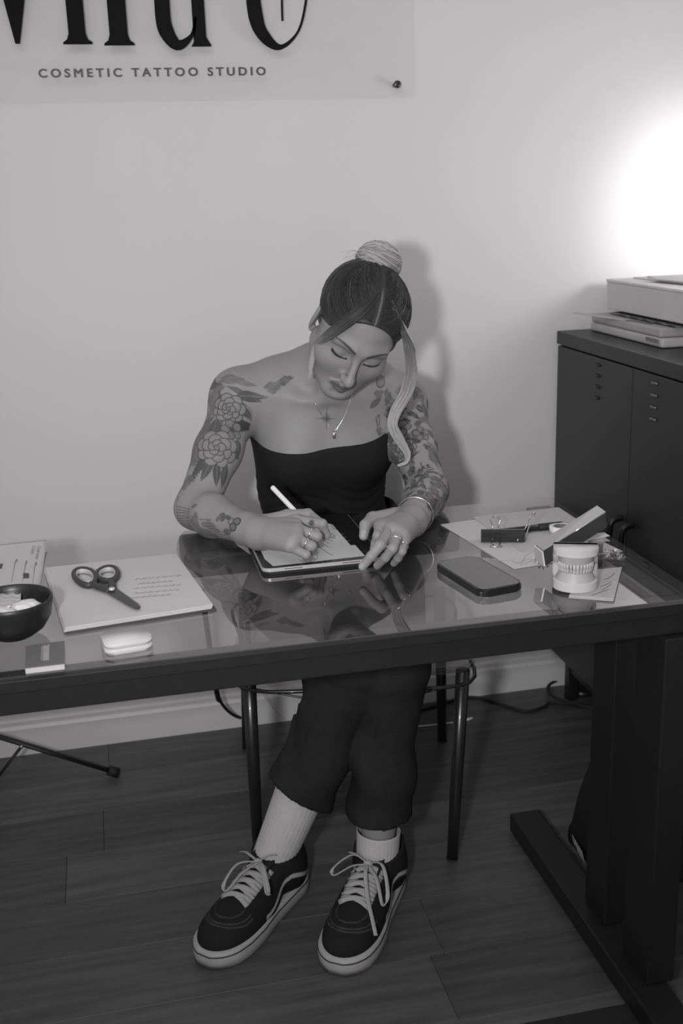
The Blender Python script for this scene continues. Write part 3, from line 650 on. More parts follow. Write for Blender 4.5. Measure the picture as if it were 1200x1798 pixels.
for k, (c4, z, m_, lab) in enumerate((([(0.592, -0.746), (0.632, -1.026), (0.842, -0.996), (0.802, -0.716)], T+0.0004, PAPER, 'white paper sheet with faint pencil lines under the binder clip'),
                                     ([(0.664, -0.722), (0.676, -0.950), (0.846, -0.940), (0.846, -0.712)], T+0.0016, PAPER2, 'second paper sheet lying under the black marker at the right rear'))):
    o = thing('paper_sheet', lab, 'paper', (c4[0][0], c4[0][1], z), 'loose papers on the desk')
    prism('sheet', c4, z, z+0.0009, m_, o)
    if k == 0:
        tubes('pencil_drawing', [(spline([U(x, y, z+0.0011) for x, y in s], 4), 0.0004) for s in ([(905, 990), (930, 982), (950, 985)], [(915, 993), (925, 975), (940, 968)], [(900, 985), (920, 990), (945, 978)], [(860, 980), (880, 985), (905, 982)])], FAINT, o, 4, kind='stuff')
bcx, bcy = U(845, 952, T+0.003), U(922, 952, T+0.003)
ax = (bcy-bcx); Lc = np.linalg.norm(ax); ax /= Lc; up = np.array([0, 0, 1.0]); bkd = np.cross(up, ax)
bcl = thing('binder_clip', 'large black binder clip with chrome wire handles lying on the papers', 'binder clip', (bcx+bcy)/2)
base = bcx.copy(); base[2] = T+0.0030
prf = [(0.0, 0.0), (0.030, 0.010), (0.030, 0.0115), (0.004, 0.0235), (0.0, 0.0235), (-0.0035, 0.020), (-0.0045, 0.0115), (-0.0035, 0.003)]
V = []; n_ = len(prf)
for s in (0.0, Lc):
    for d, z in prf: V.append(base+ax*s+bkd*d+up*z)
mk('body', V, [tuple(range(n_))[::-1], tuple(range(n_, 2*n_))]+[(i, (i+1) % n_, n_+(i+1) % n_, n_+i) for i in range(n_)], mat('black_lacquer', 0.02, 0.22, coat=0.5), bcl)
def wire(name, pts, r=0.0011): tube(name, spline(pts, 6), r, CHROME, bcl, 8)
h0 = base+ax*0.022+up*0.0245
wire('wire_handle', [h0+bkd*0.0+ax*-0.004, h0+ax*-0.001+bkd*0.012+up*0.004, h0+ax*-0.005+bkd*0.030+up*0.010, h0+ax*0.004+bkd*0.038+up*0.012, h0+ax*0.013+bkd*0.030+up*0.010, h0+ax*0.009+bkd*0.012+up*0.004, h0+ax*0.012])
h1 = base+ax*(Lc-0.014)
P1 = h1+up*0.004-bkd*0.006
topw = U(937, 903, Y=P1[1]+0.02)
sd = np.array([0.006, 0.004, 0.0])
wire('wire_handle', [P1, P1*0.5+topw*0.5+sd*0.3, topw-sd*0.8, topw+sd*0.8, P1*0.45+topw*0.55+sd*1.6, P1+sd*1.8+ax*0.006])
h2 = base+ax*0.022-bkd*0.006
wire('wire_handle', [h2-ax*0.004+up*0.001, h2-bkd*0.010+ax*-0.001+up*0.0, h2-bkd*0.018-ax*0.006, h2-bkd*0.021+ax*0.004, h2-bkd*0.018+ax*0.014, h2-bkd*0.010+ax*0.009, h2+ax*0.012+up*0.001])
mkr = thing('marker_pen', 'slim black marker pen lying behind the binder clip', 'pen', U(930, 932, T+0.008))
a_, b_ = U(868, 935, T+0.0095), U(990, 921, T+0.0095)
tube('barrel', [a_, a_+(b_-a_)*0.02, a_+(b_-a_)*0.62, a_+(b_-a_)*0.63], [0.0035, 0.0055, 0.006, 0.005], BLACKP, mkr, 14)
tube('cap', [a_+(b_-a_)*0.63, a_+(b_-a_)*0.64, a_+(b_-a_)*0.97, b_], [0.0055, 0.0068, 0.0066, 0.004], RUBBER, mkr, 14)
tpc = U(985, 934, T+0.0026); tpc[2] = T+0.0028
tpr = thing('tape_roll', 'white tape roll lying flat behind the long metal box', 'tape', tpc)
lathe('tape', [(0.013, 0.0), (0.021, 0.0), (0.021, 0.012), (0.013, 0.012), (0.013, 0.0)], tpc, WHITEP, tpr, 32)
lathe('core', [(0.0115, 0.0), (0.0128, 0.0), (0.0128, 0.012), (0.0115, 0.012), (0.0115, 0.0)], tpc, CARD, tpr, 32)

# long aluminium box, one end on the desk, the other on the plaster model's back
mbx = thing('metal_box', 'long slim polished metal box tilted up behind the dental model', 'box', U(955, 985, T))
A = U(941, 957, 0.792); B = U(1049, 889, 0.862); D = U(955, 968, 0.786); Ee = U(1064, 900, 0.853)
dn = np.array([0.003, -0.003, -0.024])
ft = A+dn*1.1+np.array([0.004, 0.004, 0])
hexa('shell', [D+dn, Ee+dn, B+dn, A+dn, D, Ee, B, A], mat('dark_reflection_metal', 0.012, 0.45, spec=0.3), mbx, bev=0.0012)  # dark reflection on the polished sides is put into the base colour
n_up = np.array([0, 0, 0.0007]); plate('top_plate', [D+n_up, Ee+n_up, B+n_up, A+n_up], 0.0008, mat('satin_grey_metal', 0.26, 0.55, var=0.03), mbx, nrm=(0, 0, 1))
ed = (Ee-D); 
tube('bright_edge', [D+np.array([0, -0.0004, 0.0006]), Ee+np.array([0, -0.0004, 0.0006])], 0.0009, CHROME, mbx, 6)
hexa('end_cap', [p+(D-Ee)/np.linalg.norm(ed)*k for k, p in ((0.0035, D+dn*1.0), (0.0005, D+dn), (0.0005, A+dn), (0.0035, A+dn), (0.0035, D), (0.0005, D), (0.0005, A), (0.0035, A))], ALU, mbx)
wrp = thing('crinkled_foil', 'small crinkled shiny foil scrap at the lower end of the metal box', 'foil', U(950, 988, T))
fc = U(951, 984, T+0.004); vs = []
for i in range(7):
    for j in range(7): vs.append(fc+np.array([0.020*(i/6-0.5), 0.020*(j/6-0.5), 0.006*math.sin(i*2.6+j*1.4)*math.cos(j*2.2)]))
wo = mk('foil', vs, [(i*7+j, (i+1)*7+j, (i+1)*7+j+1, i*7+j+1) for i in range(6) for j in range(6)], CHROME, wrp); wo.modifiers.new('t', 'SOLIDIFY').thickness = 0.0003
wrp2 = thing('clear_pouch', 'clear plastic pouch with glinting creases behind the dental model', 'pouch', U(1065, 978, T))
fc = U(1066, 975, T+0.006); vs = []
for i in range(9):
    for j in range(9): vs.append(fc+np.array([0.050*(i/8-0.5)+0.012*(j/8), 0.045*(j/8-0.5), 0.0045*math.sin(i*1.2+j*0.9)*math.cos(j*1.1+0.4*i)]))
wo = mk('film', vs, [(i*9+j, (i+1)*9+j, (i+1)*9+j+1, i*9+j+1) for i in range(8) for j in range(8)], FILM, wrp2, True); wo.modifiers.new('t', 'SOLIDIFY').thickness = 0.0004
cdq = [U(1018, 953, 0.775), U(1034, 939, 0.785), U(1062, 935, 0.785), U(1072, 941, 0.780)]
cdo = thing('grey_card', 'small pale card propped under the upper end of the metal box', 'card', U(1045, 960, T))
plate('card', cdq, 0.0012, PAPER2, cdo)
plate('stand_flap', [cdq[1], cdq[2], cdq[2]+np.array([0.004, 0.012, -0.040]), cdq[1]+np.array([0.004, 0.012, -0.040])], 0.0008, PAPER2, cdo)

# dental model
dm0 = U(1010, 1030, T+0.0045); dm0[2] = T+0.0046
dm = thing('dental_model', 'white plaster dental model with upper and lower teeth on the desk', 'dental model', dm0)
va = math.atan2(dm0[0]-CAM[0], dm0[1]-CAM[1]); fwd = np.array([-math.sin(va), -math.cos(va), 0]); rgt = np.array([math.cos(va), -math.sin(va), 0])
fwd, rgt = fwd*math.cos(0.05)+rgt*math.sin(0.05), rgt*math.cos(0.05)-fwd*math.sin(0.05)
def DL(x, y, z): return dm0+rgt*x+fwd*y+np.array([0, 0, z])
def dshape(w, d, back): return [(-w, back)]+[(w*math.cos(a), d*math.sin(a)) for a in np.linspace(math.pi, 0, 25)]+[(w, back)]
def dpr(name, out, z0, z1, m, bev=0.0012, top=1.0):
    n = len(out); cyv = 0.0
    bm = bmesh.new(); a = [bm.verts.new(tuple(DL(x, y, z0))) for x, y in out]; b = [bm.verts.new(tuple(DL(x*top, y*top if y > 0 else y, z1))) for x, y in out]
    bm.faces.new(a[::-1]); bm.faces.new(b)
    for i in range(n): bm.faces.new((a[i], a[(i+1) % n], b[(i+1) % n], b[i]))
    if bev: bmesh.ops.bevel(bm, geom=[e for e in bm.edges if any(len(f.verts) == n for f in e.link_faces)], offset=bev, segments=2, affect='EDGES')
    return link(name, mesh_of(bm), m, dm, True)
w0 = 0.0345
dpr('lower_base', dshape(w0, 0.030, -0.020), 0.0, 0.014, PLASTER)
dpr('upper_base', dshape(w0, 0.022, -0.020), 0.0545, 0.0665, PLASTER)
dpr('lower_gum', dshape(0.0305, 0.0275, -0.0095), 0.0135, 0.029, GUM, 0.002, 0.76)
dpr('upper_gum', dshape(0.0245, 0.0205, -0.0095), 0.0405, 0.055, GUM, 0.002, 1.18)
dpr('rear_block', [(-w0, -0.022), (w0, -0.022), (w0, -0.010), (-w0, -0.010)][::-1], 0.0, 0.0355, PLASTER)
dpr('rear_block', [(-w0, -0.022), (w0, -0.022), (w0, -0.010), (-w0, -0.010)][::-1], 0.0362, 0.0665, PLASTER)
def teeth(name, z0, z1, a, b, n, up_):
    bmT = bmesh.new()
    for k in range(n):
        th = math.pi*(0.04+0.92*(k+0.5)/n); x, y = a*math.cos(th), b*math.sin(th)-0.001
        tx, ty = -a*math.sin(th), b*math.cos(th); L = math.hypot(tx, ty); tx, ty = tx/L, ty/L
        c = abs(k-(n-1)/2); w = 0.0052 if c < 1 else (0.0040 if c < 2 else 0.0042)
        w = w*0.5*1.06; hh = (z1-z0)*(1.0 if c < 1 else 0.9); zc = (z1+hh*-0.5) if not up_ else (z0+hh*0.5)
        if up_: zc = z1-hh/2+0.0 if False else z0+(z1-z0)-hh/2
        m4 = bmesh.new(); bmesh.ops.create_uvsphere(m4, u_segments=8, v_segments=6, radius=1.0)
        for v in m4.verts:
            p = v.co; q = [math.copysign(abs(t)**0.6, t) for t in p]
            X, Y_, Z = q[0]*w, q[1]*0.0026, q[2]*hh/2
            v.co = tuple(DL(x+tx*X+(ty)*Y_, y+ty*X-tx*Y_, zc+Z))
        me = bpy.data.meshes.new('t'); m4.to_mesh(me); m4.free(); bmT.from_mesh(me); bpy.data.meshes.remove(me)
    return link(name, mesh_of(bmT), ENAMEL, dm, True, kind='stuff')
teeth('lower_teeth', 0.0275, 0.0365, 0.0245, 0.0215, 14, False)
teeth('upper_teeth', 0.0335, 0.0435, 0.0258, 0.0232, 14, True)
bko = thing('folded_leaflet', 'pale folded leaflet with sketchy print under the dental model', 'leaflet', U(1050, 1030, T))
q = [U(999, 1047, T+0.003), U(1078, 1053, T+0.003), U(1092, 997, T+0.003), U(1030, 1003, T+0.003)]
prism('leaf', [p[:2] for p in q], T+0.0003, T+0.0018, PAPER2, bko)
prism('leaf', [(p+np.array([0.0012, 0.001, 0]))[:2] for p in q], T+0.0022, T+0.0042, mat('leaflet_paper', 0.38, 0.7, var=0.08, scale=60), bko)
tubes('printed_drawing', [(spline([U(x, y, T+0.0044) for x, y in s], 4), 0.0005) for s in ([(1055, 1030), (1066, 1026), (1075, 1021)], [(1058, 1036), (1068, 1030), (1074, 1026)], [(1040, 1045), (1055, 1040), (1070, 1035)], [(1062, 1018), (1074, 1012), (1080, 1006)])], INK, bko, 4, kind='stuff')

# ================================================================== THE PERSON
class Prim:
    """one signed-distance shape; kinds: cone (round cone a-b), ell (ellipsoid)"""
    def __init__(s, kind, k=0.02, op='u', frame=None, **p):
        s.kind, s.k, s.op, s.frame = kind, k, op, frame
        for a in p: setattr(s, a, p[a])
        if kind == 'cone':
            s.a = np.array(s.a, float); s.b = np.array(s.b, float); r = max(s.ra, s.rb)
            lo, hi = np.minimum(s.a, s.b)-r, np.maximum(s.a, s.b)+r
        else:
            s.c = np.array(s.c, float); s.r = np.array(s.r, float)
            r = np.full(3, s.r.max()) if getattr(s, 'rot', None) is not None else s.r
            lo, hi = s.c-r, s.c+r
        if frame is not None:
            o, R = frame; cs = np.array([[x, y, z] for x in (lo[0], hi[0]) for y in (lo[1], hi[1]) for z in (lo[2], hi[2])])@R.T+o
            lo, hi = cs.min(0), cs.max(0)
        s.lo, s.hi = lo-k-0.008, hi+k+0.008
    def dg(s, X, Y, Z):
        """distance on an axis-aligned grid, from broadcast coordinates"""
        X = X.astype(np.float32)[:, None, None]; Y = Y.astype(np.float32)[None, :, None]; Z = Z.astype(np.float32)[None, None, :]
        if s.frame is not None:
            o, R = s.frame; X, Y, Z = X-np.float32(o[0]), Y-np.float32(o[1]), Z-np.float32(o[2])
            X, Y, Z = [np.float32(R[0, i])*X+np.float32(R[1, i])*Y+np.float32(R[2, i])*Z for i in range(3)]
        if s.kind == 'cone':
            ba = s.b-s.a; x, y, z = X-np.float32(s.a[0]), Y-np.float32(s.a[1]), Z-np.float32(s.a[2]); c = (ba/(ba@ba)).astype(np.float32)
            t = np.clip(c[0]*x+c[1]*y+c[2]*z, 0, 1); b = ba.astype(np.float32)
            return np.sqrt((x-t*b[0])**2+(y-t*b[1])**2+(z-t*b[2])**2)-(np.float32(s.ra)+np.float32(s.rb-s.ra)*t)
        x, y, z = X-np.float32(s.c[0]), Y-np.float32(s.c[1]), Z-np.float32(s.c[2])
        if getattr(s, 'rot', None) is not None:
            R = s.rot; x, y, z = [np.float32(R[0, i])*x+np.float32(R[1, i])*y+np.float32(R[2, i])*z for i in range(3)]
        r = s.r.astype(np.float32); x, y, z = x/r[0], y/r[1], z/r[2]
        k0 = np.sqrt(x*x+y*y+z*z); k1 = np.sqrt((x/r[0])**2+(y/r[1])**2+(z/r[2])**2)+np.float32(1e-9)
        return k0*(k0-1)/k1
    def d(s, P):
        if s.frame is not None: P = (P-s.frame[0])@s.frame[1]
        if s.kind == 'cone':
            ba = s.b-s.a; pa = P-s.a; l2 = ba@ba
            t = np.clip(pa@ba/l2, 0, 1); q = pa-t[..., None]*ba
            return np.sqrt((q*q).sum(-1))-(s.ra+(s.rb-s.ra)*t)
        q = P-s.c
        if getattr(s, 'rot', None) is not None: q = q@s.rot
        k0 = np.sqrt(((q/s.r)**2).sum(-1)); k1 = np.sqrt(((q/s.r**2)**2).sum(-1))+1e-9
        return k0*(k0-1)/k1
def smin(a, b, k):
    h = np.maximum(k-np.abs(a-b), 0)/k
    return np.minimum(a, b)-h*h*k*0.25
def comb(D, d, pr):
    k = max(pr.k, 1e-5)
    if pr.op == 'u': return smin(D, d, k)
    return -smin(-D, d, k)
def field(prims, lo, hi, h, base=None):
    lo = np.array(lo, float); n = np.ceil((np.array(hi)-lo)/h).astype(int)+1
    D = np.full(n, 0.5, np.float32) if base is None else base
    ax = [lo[i]+h*np.arange(n[i]) for i in range(3)]
    for pr in prims:
        sl = []
        for i in range(3):
            a = int(np.searchsorted(ax[i], pr.lo[i])); b = int(np.searchsorted(ax[i], pr.hi[i])); sl.append(slice(a, b))
        if any(q.stop <= q.start for q in sl): continue
        D[tuple(sl)] = comb(D[tuple(sl)], pr.dg(ax[0][sl[0]], ax[1][sl[1]], ax[2][sl[2]]), pr)
    return D, lo
def sdf(prims, P):
    D = np.full(P.shape[:-1], 0.5)
    for pr in prims: D = comb(D, pr.d(P), pr)
    return D
def nets(D, lo, h):
    """surface nets: quads on the zero level"""
    ins = D < 0; n = np.array(D.shape)
    c = np.zeros(n-1, np.int8)
    for i in (0, 1):
        for j in (0, 1):
            for k in (0, 1): c += ins[i:n[0]-1+i, j:n[1]-1+j, k:n[2]-1+k]
    act = (c > 0) & (c < 8); idx = np.argwhere(act); ids = np.full(n-1, -1, np.int32); ids[act] = np.arange(len(idx))
    cor = np.array([[i, j, k] for i in (0, 1) for j in (0, 1) for k in (0, 1)])
    val = np.stack([D[idx[:, 0]+q[0], idx[:, 1]+q[1], idx[:, 2]+q[2]] for q in cor], 1)
    acc = np.zeros((len(idx), 3)); cnt = np.zeros(len(idx))
    for a in range(8):
        for b in range(a+1, 8):
            if np.abs(cor[a]-cor[b]).sum() != 1: continue
            x = (val[:, a] < 0) != (val[:, b] < 0)
            t = np.where(x, val[:, a]/(val[:, a]-val[:, b]+1e-20), 0)
            acc += np.where(x[:, None], cor[a]+t[:, None]*(cor[b]-cor[a]), 0); cnt += x
    loc = acc/cnt[:, None]; V = lo+h*(idx+loc); Gr = np.zeros((len(idx), 3))
    for a in range(8):                                # gradient of the trilinear cell at the vertex
        w = [loc[:, i] if cor[a][i] else 1-loc[:, i] for i in range(3)]; sgn = [1.0 if cor[a][i] else -1.0 for i in range(3)]
        Gr[:, 0] += val[:, a]*sgn[0]*w[1]*w[2]; Gr[:, 1] += val[:, a]*sgn[1]*w[0]*w[2]; Gr[:, 2] += val[:, a]*sgn[2]*w[0]*w[1]
    Gr /= np.linalg.norm(Gr, axis=1)[:, None]+1e-12
    nets.N = Gr
    Q = []
    for axn in range(3):
        o1, o2 = (axn+1) % 3, (axn+2) % 3
        s0 = [slice(0, n[i]) for i in range(3)]; s1 = list(s0); s0[axn] = slice(0, n[axn]-1); s1[axn] = slice(1, n[axn])
        A, B = ins[tuple(s0)], ins[tuple(s1)]
        e = np.argwhere(A != B)
        e = e[(e[:, o1] > 0) & (e[:, o2] > 0) & (e[:, o1] < n[o1]-1) & (e[:, o2] < n[o2]-1)]
        fl = A[e[:, 0], e[:, 1], e[:, 2]]
        def cell(d1, d2):
            q = e.copy(); q[:, o1] -= d1; q[:, o2] -= d2; return ids[q[:, 0], q[:, 1], q[:, 2]]
        quad = np.stack([cell(1, 1), cell(0, 1), cell(0, 0), cell(1, 0)], 1)
        quad[~fl] = quad[~fl][:, ::-1]; Q.append(quad)
    return V, np.concatenate(Q)
def crop(V, Q, keep):
    c = V[Q].mean(1); Q = Q[keep(c)]; u, inv = np.unique(Q, return_inverse=True); nets.N = nets.N[u]
    return V[u], inv.reshape(Q.shape)
def npmesh(name, V, Q, m, parent=None, col=None, smooth=True, nrm=None, **kw):
    me = bpy.data.meshes.new(name); nv, nq = len(V), len(Q)
    me.vertices.add(nv); me.vertices.foreach_set('co', np.ascontiguousarray(V, np.float32).ravel())
    me.loops.add(nq*4); me.loops.foreach_set('vertex_index', np.ascontiguousarray(Q, np.int32).ravel())
    me.polygons.add(nq); me.polygons.foreach_set('loop_start', np.arange(0, nq*4, 4, dtype=np.int32))
    try: me.polygons.foreach_set('loop_total', np.full(nq, 4, np.int32))
    except Exception: pass
    me.update(calc_edges=True); me.validate()
    if nrm is not None and len(me.vertices) == len(nrm): me.normals_split_custom_set_from_vertices(np.ascontiguousarray(nrm, np.float32))
    if smooth: me.polygons.foreach_set('use_smooth', np.ones(len(me.polygons), bool))
    if col is not None:
        at = me.color_attributes.new('Col', 'FLOAT_COLOR', 'POINT')
        c4 = np.ones((nv, 4), np.float32); c4[:, 0] = col*1.012; c4[:, 1] = col*0.988; c4[:, 2] = col*0.995
        at.data.foreach_set('color', c4.ravel())
    return link(name, me, m, parent, False, **kw)
def subdiv(V, Q, sel):
    """split the chosen quads in four"""
    S = Q[sel]; E = np.concatenate([S[:, [i, (i+1) % 4]] for i in range(4)]); E.sort(1)
    ue, inv = np.unique(E, axis=0, return_inverse=True); inv = inv.ravel()
    em = V[ue].mean(1); fm_ = V[S].mean(1); N_ = nets.N; nets.N = np.concatenate([N_, N_[ue].mean(1), N_[S].mean(1)]); nets.N /= np.linalg.norm(nets.N, axis=1)[:, None]+1e-9; nv, ne, ns = len(V), len(ue), len(S)
    V2 = np.concatenate([V, em, fm_]); e = [nv+inv[i*ns:(i+1)*ns] for i in range(4)]; f = nv+ne+np.arange(ns)
    q = [np.stack([S[:, i], e[i], f, e[(i+3) % 4]], 1) for i in range(4)]
    return V2, np.concatenate([Q[~sel]]+q)
def nz(v): v = np.array(v, float); return v/np.linalg.norm(v)
def sstep(a, b, x): t = np.clip((x-a)/(b-a), 0, 1); return t*t*(3-2*t)
SKIN = mat('skin', 0.3, 0.50, spec=0.28, var=0.03, scale=40, bump=0.02, bscale=600, attr='Col')
CLOTH = mat('black_jersey', 0.017, 0.85, spec=0.15, var=0.1, scale=200, bump=0.15, bscale=900)
TWILL = mat('black_twill', 0.019, 0.85, spec=0.15, var=0.15, scale=60, bump=0.25, bscale=700)
HAIRM = mat('hair', 0.1, 0.48, spec=0.30, var=0.22, scale=260, attr='Col')

# ---- head frame: x to her left, y out of the face, z to the crown
HP = 0.10                                             # extra nod
HF = nz([-0.166, -0.834, -0.526]); HX = np.array([0.9336, 0.039, -0.356]); HX = nz(HX-HF*(HX@HF)); HU = np.cross(HX, HF)
if HU[2] < 0: HU = -HU
HF, HU = HF*math.cos(HP)-HU*math.sin(HP), HU*math.cos(HP)+HF*math.sin(HP)
HO = np.array([0.466, -0.6265, 1.106])
HR = np.stack([HX, HF, HU], 1); HFR = (HO, HR)
def hw(x, y, z): return HO+HR@np.array([x, y, z])

SR, ER, WR = np.array([0.256, -0.462, 0.962]), np.array([0.143, -0.618, 0.782]), np.array([0.232, -0.818, 0.783])
SL, EL, WL = np.array([0.594, -0.452, 0.925]), np.array([0.602, -0.632, 0.781]), np.array([0.512, -0.832, 0.784])
NB, NT = np.array([0.432, -0.470, 0.995]), hw(0, -0.022, -0.085)
body = []
def cone(a, b, ra, rb, k=0.02, op='u', fr=None): body.append(Prim('cone', k, op, fr, a=a, b=b, ra=ra, rb=rb))
def ell(c, r, k=0.02, op='u', fr=None, rot=None): body.append(Prim('ell', k, op, fr, c=c, r=r, rot=rot))
# torso, leaning forward and dropped to her left
tu = nz(NB-np.array([0.45, -0.375, 0.55])); tx = nz(SL-SR); tx = nz(tx-tu*(tx@tu)); tf = np.cross(tu, tx); tf = tf if tf[1] < 0 else -tf
TR = np.stack([tx, -tf, tu], 1)
def tw_(x, f, u): return np.array([0.428, -0.452, 0.90])+tx*x+tf*f+tu*u
ell(tw_(0, 0.000, 0.000), (0.142, 0.098, 0.135), 0.02, rot=TR)
ell(tw_(-0.006, 0.000, -0.14), (0.134, 0.092, 0.15), 0.06, rot=TR)
ell(tw_(0.015, -0.03, -0.33), (0.165, 0.120, 0.12), 0.08, rot=TR)
cone(tw_(-0.085, -0.01, 0.060), tw_(0.085, -0.01, 0.060), 0.075, 0.075, 0.05)
ell(tw_(-0.068, 0.062, -0.045), (0.066, 0.058, 0.062), 0.05, rot=TR)
ell(tw_(0.062, 0.062, -0.045), (0.066, 0.058, 0.062), 0.05, rot=TR)
for S_, sg_ in ((SR, -1), (SL, 1)):
    cone(NB+np.array([0, 0.02, 0.012]), S_+tu*0.012, 0.042, 0.038, 0.04)          # trapezius
    ell(S_+tx*sg_*0.002+np.array([0, 0, -0.006]), (0.052, 0.052, 0.056), 0.04)
    cone(tw_(sg_*0.018, 0.083, 0.083), S_*0.75+tw_(0, 0, 0.09)*0.25+tf*0.042+tu*0.016, 0.0085, 0.009, 0.022)   # collar bone
    ell(tw_(sg_*0.045, 0.085, 0.108), (0.022, 0.014, 0.012), 0.02, 's')            # hollow above it
cone(NB, NT, 0.054, 0.049, 0.04)
cone(tw_(-0.010, 0.082, 0.085), hw(-0.050, -0.005, -0.05), 0.007, 0.012, 0.02)      # neck muscles
cone(tw_(0.010, 0.082, 0.085), hw(0.050, -0.005, -0.05), 0.007, 0.012, 0.02)
# arms
for S_, E_, W_, sg_ in ((SR, ER, WR, -1), (SL, EL, WL, 1)):
    m_ = S_*0.5+E_*0.5
    cone(S_, m_, 0.048, 0.045, 0.03); cone(m_, E_, 0.045, 0.038, 0.02)
    ax_ = nz(W_-E_); p1 = E_+(W_-E_)*0.30+np.array([0, 0, -0.001])
    cone(E_, p1, 0.038, 0.0395, 0.02); cone(p1, W_-ax_*0.02, 0.0395, 0.0245, 0.015); cone(W_-ax_*0.03, W_+ax_*0.01, 0.0240, 0.0210, 0.025)
# hands: palm of four metacarpal cones, each finger a chain of three
def hand(wrist, mcp, fing, thumb, palm_up):
    for m_, rm in zip(mcp, (0.0118, 0.0118, 0.0112, 0.0098)):
        cone(wrist*(0.90)+m_*0.10+palm_up*-0.002, m_, 0.0165, rm, 0.022)
    for i in range(3): cone(wrist*0.5+mcp[i]*0.25+mcp[i+1]*0.25, mcp[i]*0.5+mcp[i+1]*0.5, 0.017, 0.0105, 0.010)
    rr = [(0.0098, 0.0088, 0.0080, 0.0070), (0.0100, 0.0090, 0.0081, 0.0071), (0.0094, 0.0085, 0.0077, 0.0067), (0.0084, 0.0076, 0.0069, 0.0060)]
    for m_, f_, r_ in zip(mcp, fing, rr):
        ch_ = [m_]+f_
        for a, b, ra, rb in zip(ch_[:-1], ch_[1:], r_[:-1], r_[1:]): cone(a, b, ra, rb, 0.0028)
    ch_ = thumb; r_ = (0.0165, 0.0125, 0.0102, 0.0084)
    for a, b, ra, rb, k in zip(ch_[:-1], ch_[1:], r_[:-1], r_[1:], (0.016, 0.005, 0.003)): cone(a, b, ra, rb, k)
# writing hand, back of the hand towards the lens, fingers closed on the stylus
mR = [U(520, 914, 0.807), U(523, 929, 0.806), U(519, 945, 0.798), U(509, 960, 0.787)]
fR = [[U(566, 920, 0.803), U(573, 939, 0.781), U(562, 946, 0.768)],
      [U(557, 942, 0.793), U(560, 954, 0.772), U(548, 957, 0.764)],
      [U(548, 959, 0.783), U(550, 967, 0.768), U(538, 968, 0.763)],
      [U(538, 974, 0.772), U(541, 980, 0.763), U(530, 980, 0.7615)]]
tR = [WR+np.array([0.022, 0.028, 0.008]), U(505, 907, 0.800), U(541, 903, 0.806), U(562, 918, 0.788)]
hand(WR, mR, fR, tR, np.array([0, -0.5, 0.8]))
# resting hand, fingers spread towards the lens, holding the tablet's edge
mL = [U(668, 924, 0.803), U(685, 928, 0.806), U(700, 936, 0.802), U(710, 948, 0.790)]
fL = [[U(664, 941, 0.795), U(660, 954, 0.780), U(657, 963, 0.770)],
      [U(668, 957, 0.797), U(652, 977, 0.781), U(637, 995, 0.7625)],
      [U(690, 963, 0.791), U(677, 979, 0.773), U(663, 993, 0.7525)],
      [U(706, 968, 0.780), U(699, 980, 0.765), U(692, 989, 0.7515)]]
tL = [WL+np.array([-0.030, 0.018, 0.004]), U(655, 911, 0.793), U(642, 922, 0.790), U(639, 941, 0.774)]
hand(WL, mL, fL, tL, np.array([0, -0.4, 0.9]))
# head
def hc(*a, **k): cone(*a, fr=HFR, **k)
def he(*a, **k): ell(*a, fr=HFR, **k)
he((0, -0.016, 0.042), (0.0765, 0.093, 0.074), k=0.02)
he((0, 0.018, -0.018), (0.066, 0.066, 0.085), k=0.03)
he((0, 0.030, -0.066), (0.052, 0.050, 0.042), k=0.03)
hc((-0.048, 0.0, -0.052), (-0.016, 0.070, -0.094), 0.016, 0.014, k=0.025)
hc((0.048, 0.0, -0.052), (0.016, 0.070, -0.094), 0.016, 0.014, k=0.025)
he((0, 0.073, -0.097), (0.018, 0.015, 0.014), k=0.02)
for s in (-1, 1):
    he((s*0.042, 0.050, -0.030), (0.024, 0.024, 0.022), k=0.03)
    hc((s*0.012, 0.081, 0.020), (s*0.044, 0.066, 0.022), 0.0070, 0.006, k=0.022)
    he((s*0.031, 0.092, 0.001), (0.017, 0.0145, 0.011), k=0.020, op='s')
    he((s*0.032, 0.0655, -0.001), (0.0155, 0.0135, 0.0125), k=0.005)
    hc((s*0.018, 0.079, -0.0065), (s*0.045, 0.0715, -0.0035), 0.0016, 0.0016, k=0.003)      # lash ridge of the closed lid
hc((0, 0.082, 0.010), (0, 0.108, -0.031), 0.0055, 0.0072, k=0.012)
he((0, 0.1095, -0.036), (0.0088, 0.0085, 0.0078), k=0.009)
for s in (-1, 1):
    he((s*0.0092, 0.0950, -0.0385), (0.0056, 0.0085, 0.0056), k=0.011)
    he((s*0.0062, 0.1015, -0.0465), (0.0036, 0.0048, 0.0036), k=0.003, op='s')
hc((-0.0035, 0.0955, -0.048), (-0.0028, 0.0945, -0.058), 0.003, 0.0028, k=0.008)
for s in (-1, 1):
    hc((0, 0.0935, -0.0615), (s*0.021, 0.0805, -0.0660), 0.0056, 0.0030, k=0.007)
    hc((0, 0.0915, -0.0735), (s*0.018, 0.0800, -0.0690), 0.0066, 0.0034, k=0.008)
hc((-0.020, 0.0870, -0.0672), (0, 0.1000, -0.0672), 0.0010, 0.0010, k=0.002, op='s')
hc((0.020, 0.0870, -0.0672), (0, 0.1000, -0.0672), 0.0010, 0.0010, k=0.002, op='s')
he((0, 0.0935, -0.0855), (0.014, 0.006, 0.0045), k=0.010, op='s')
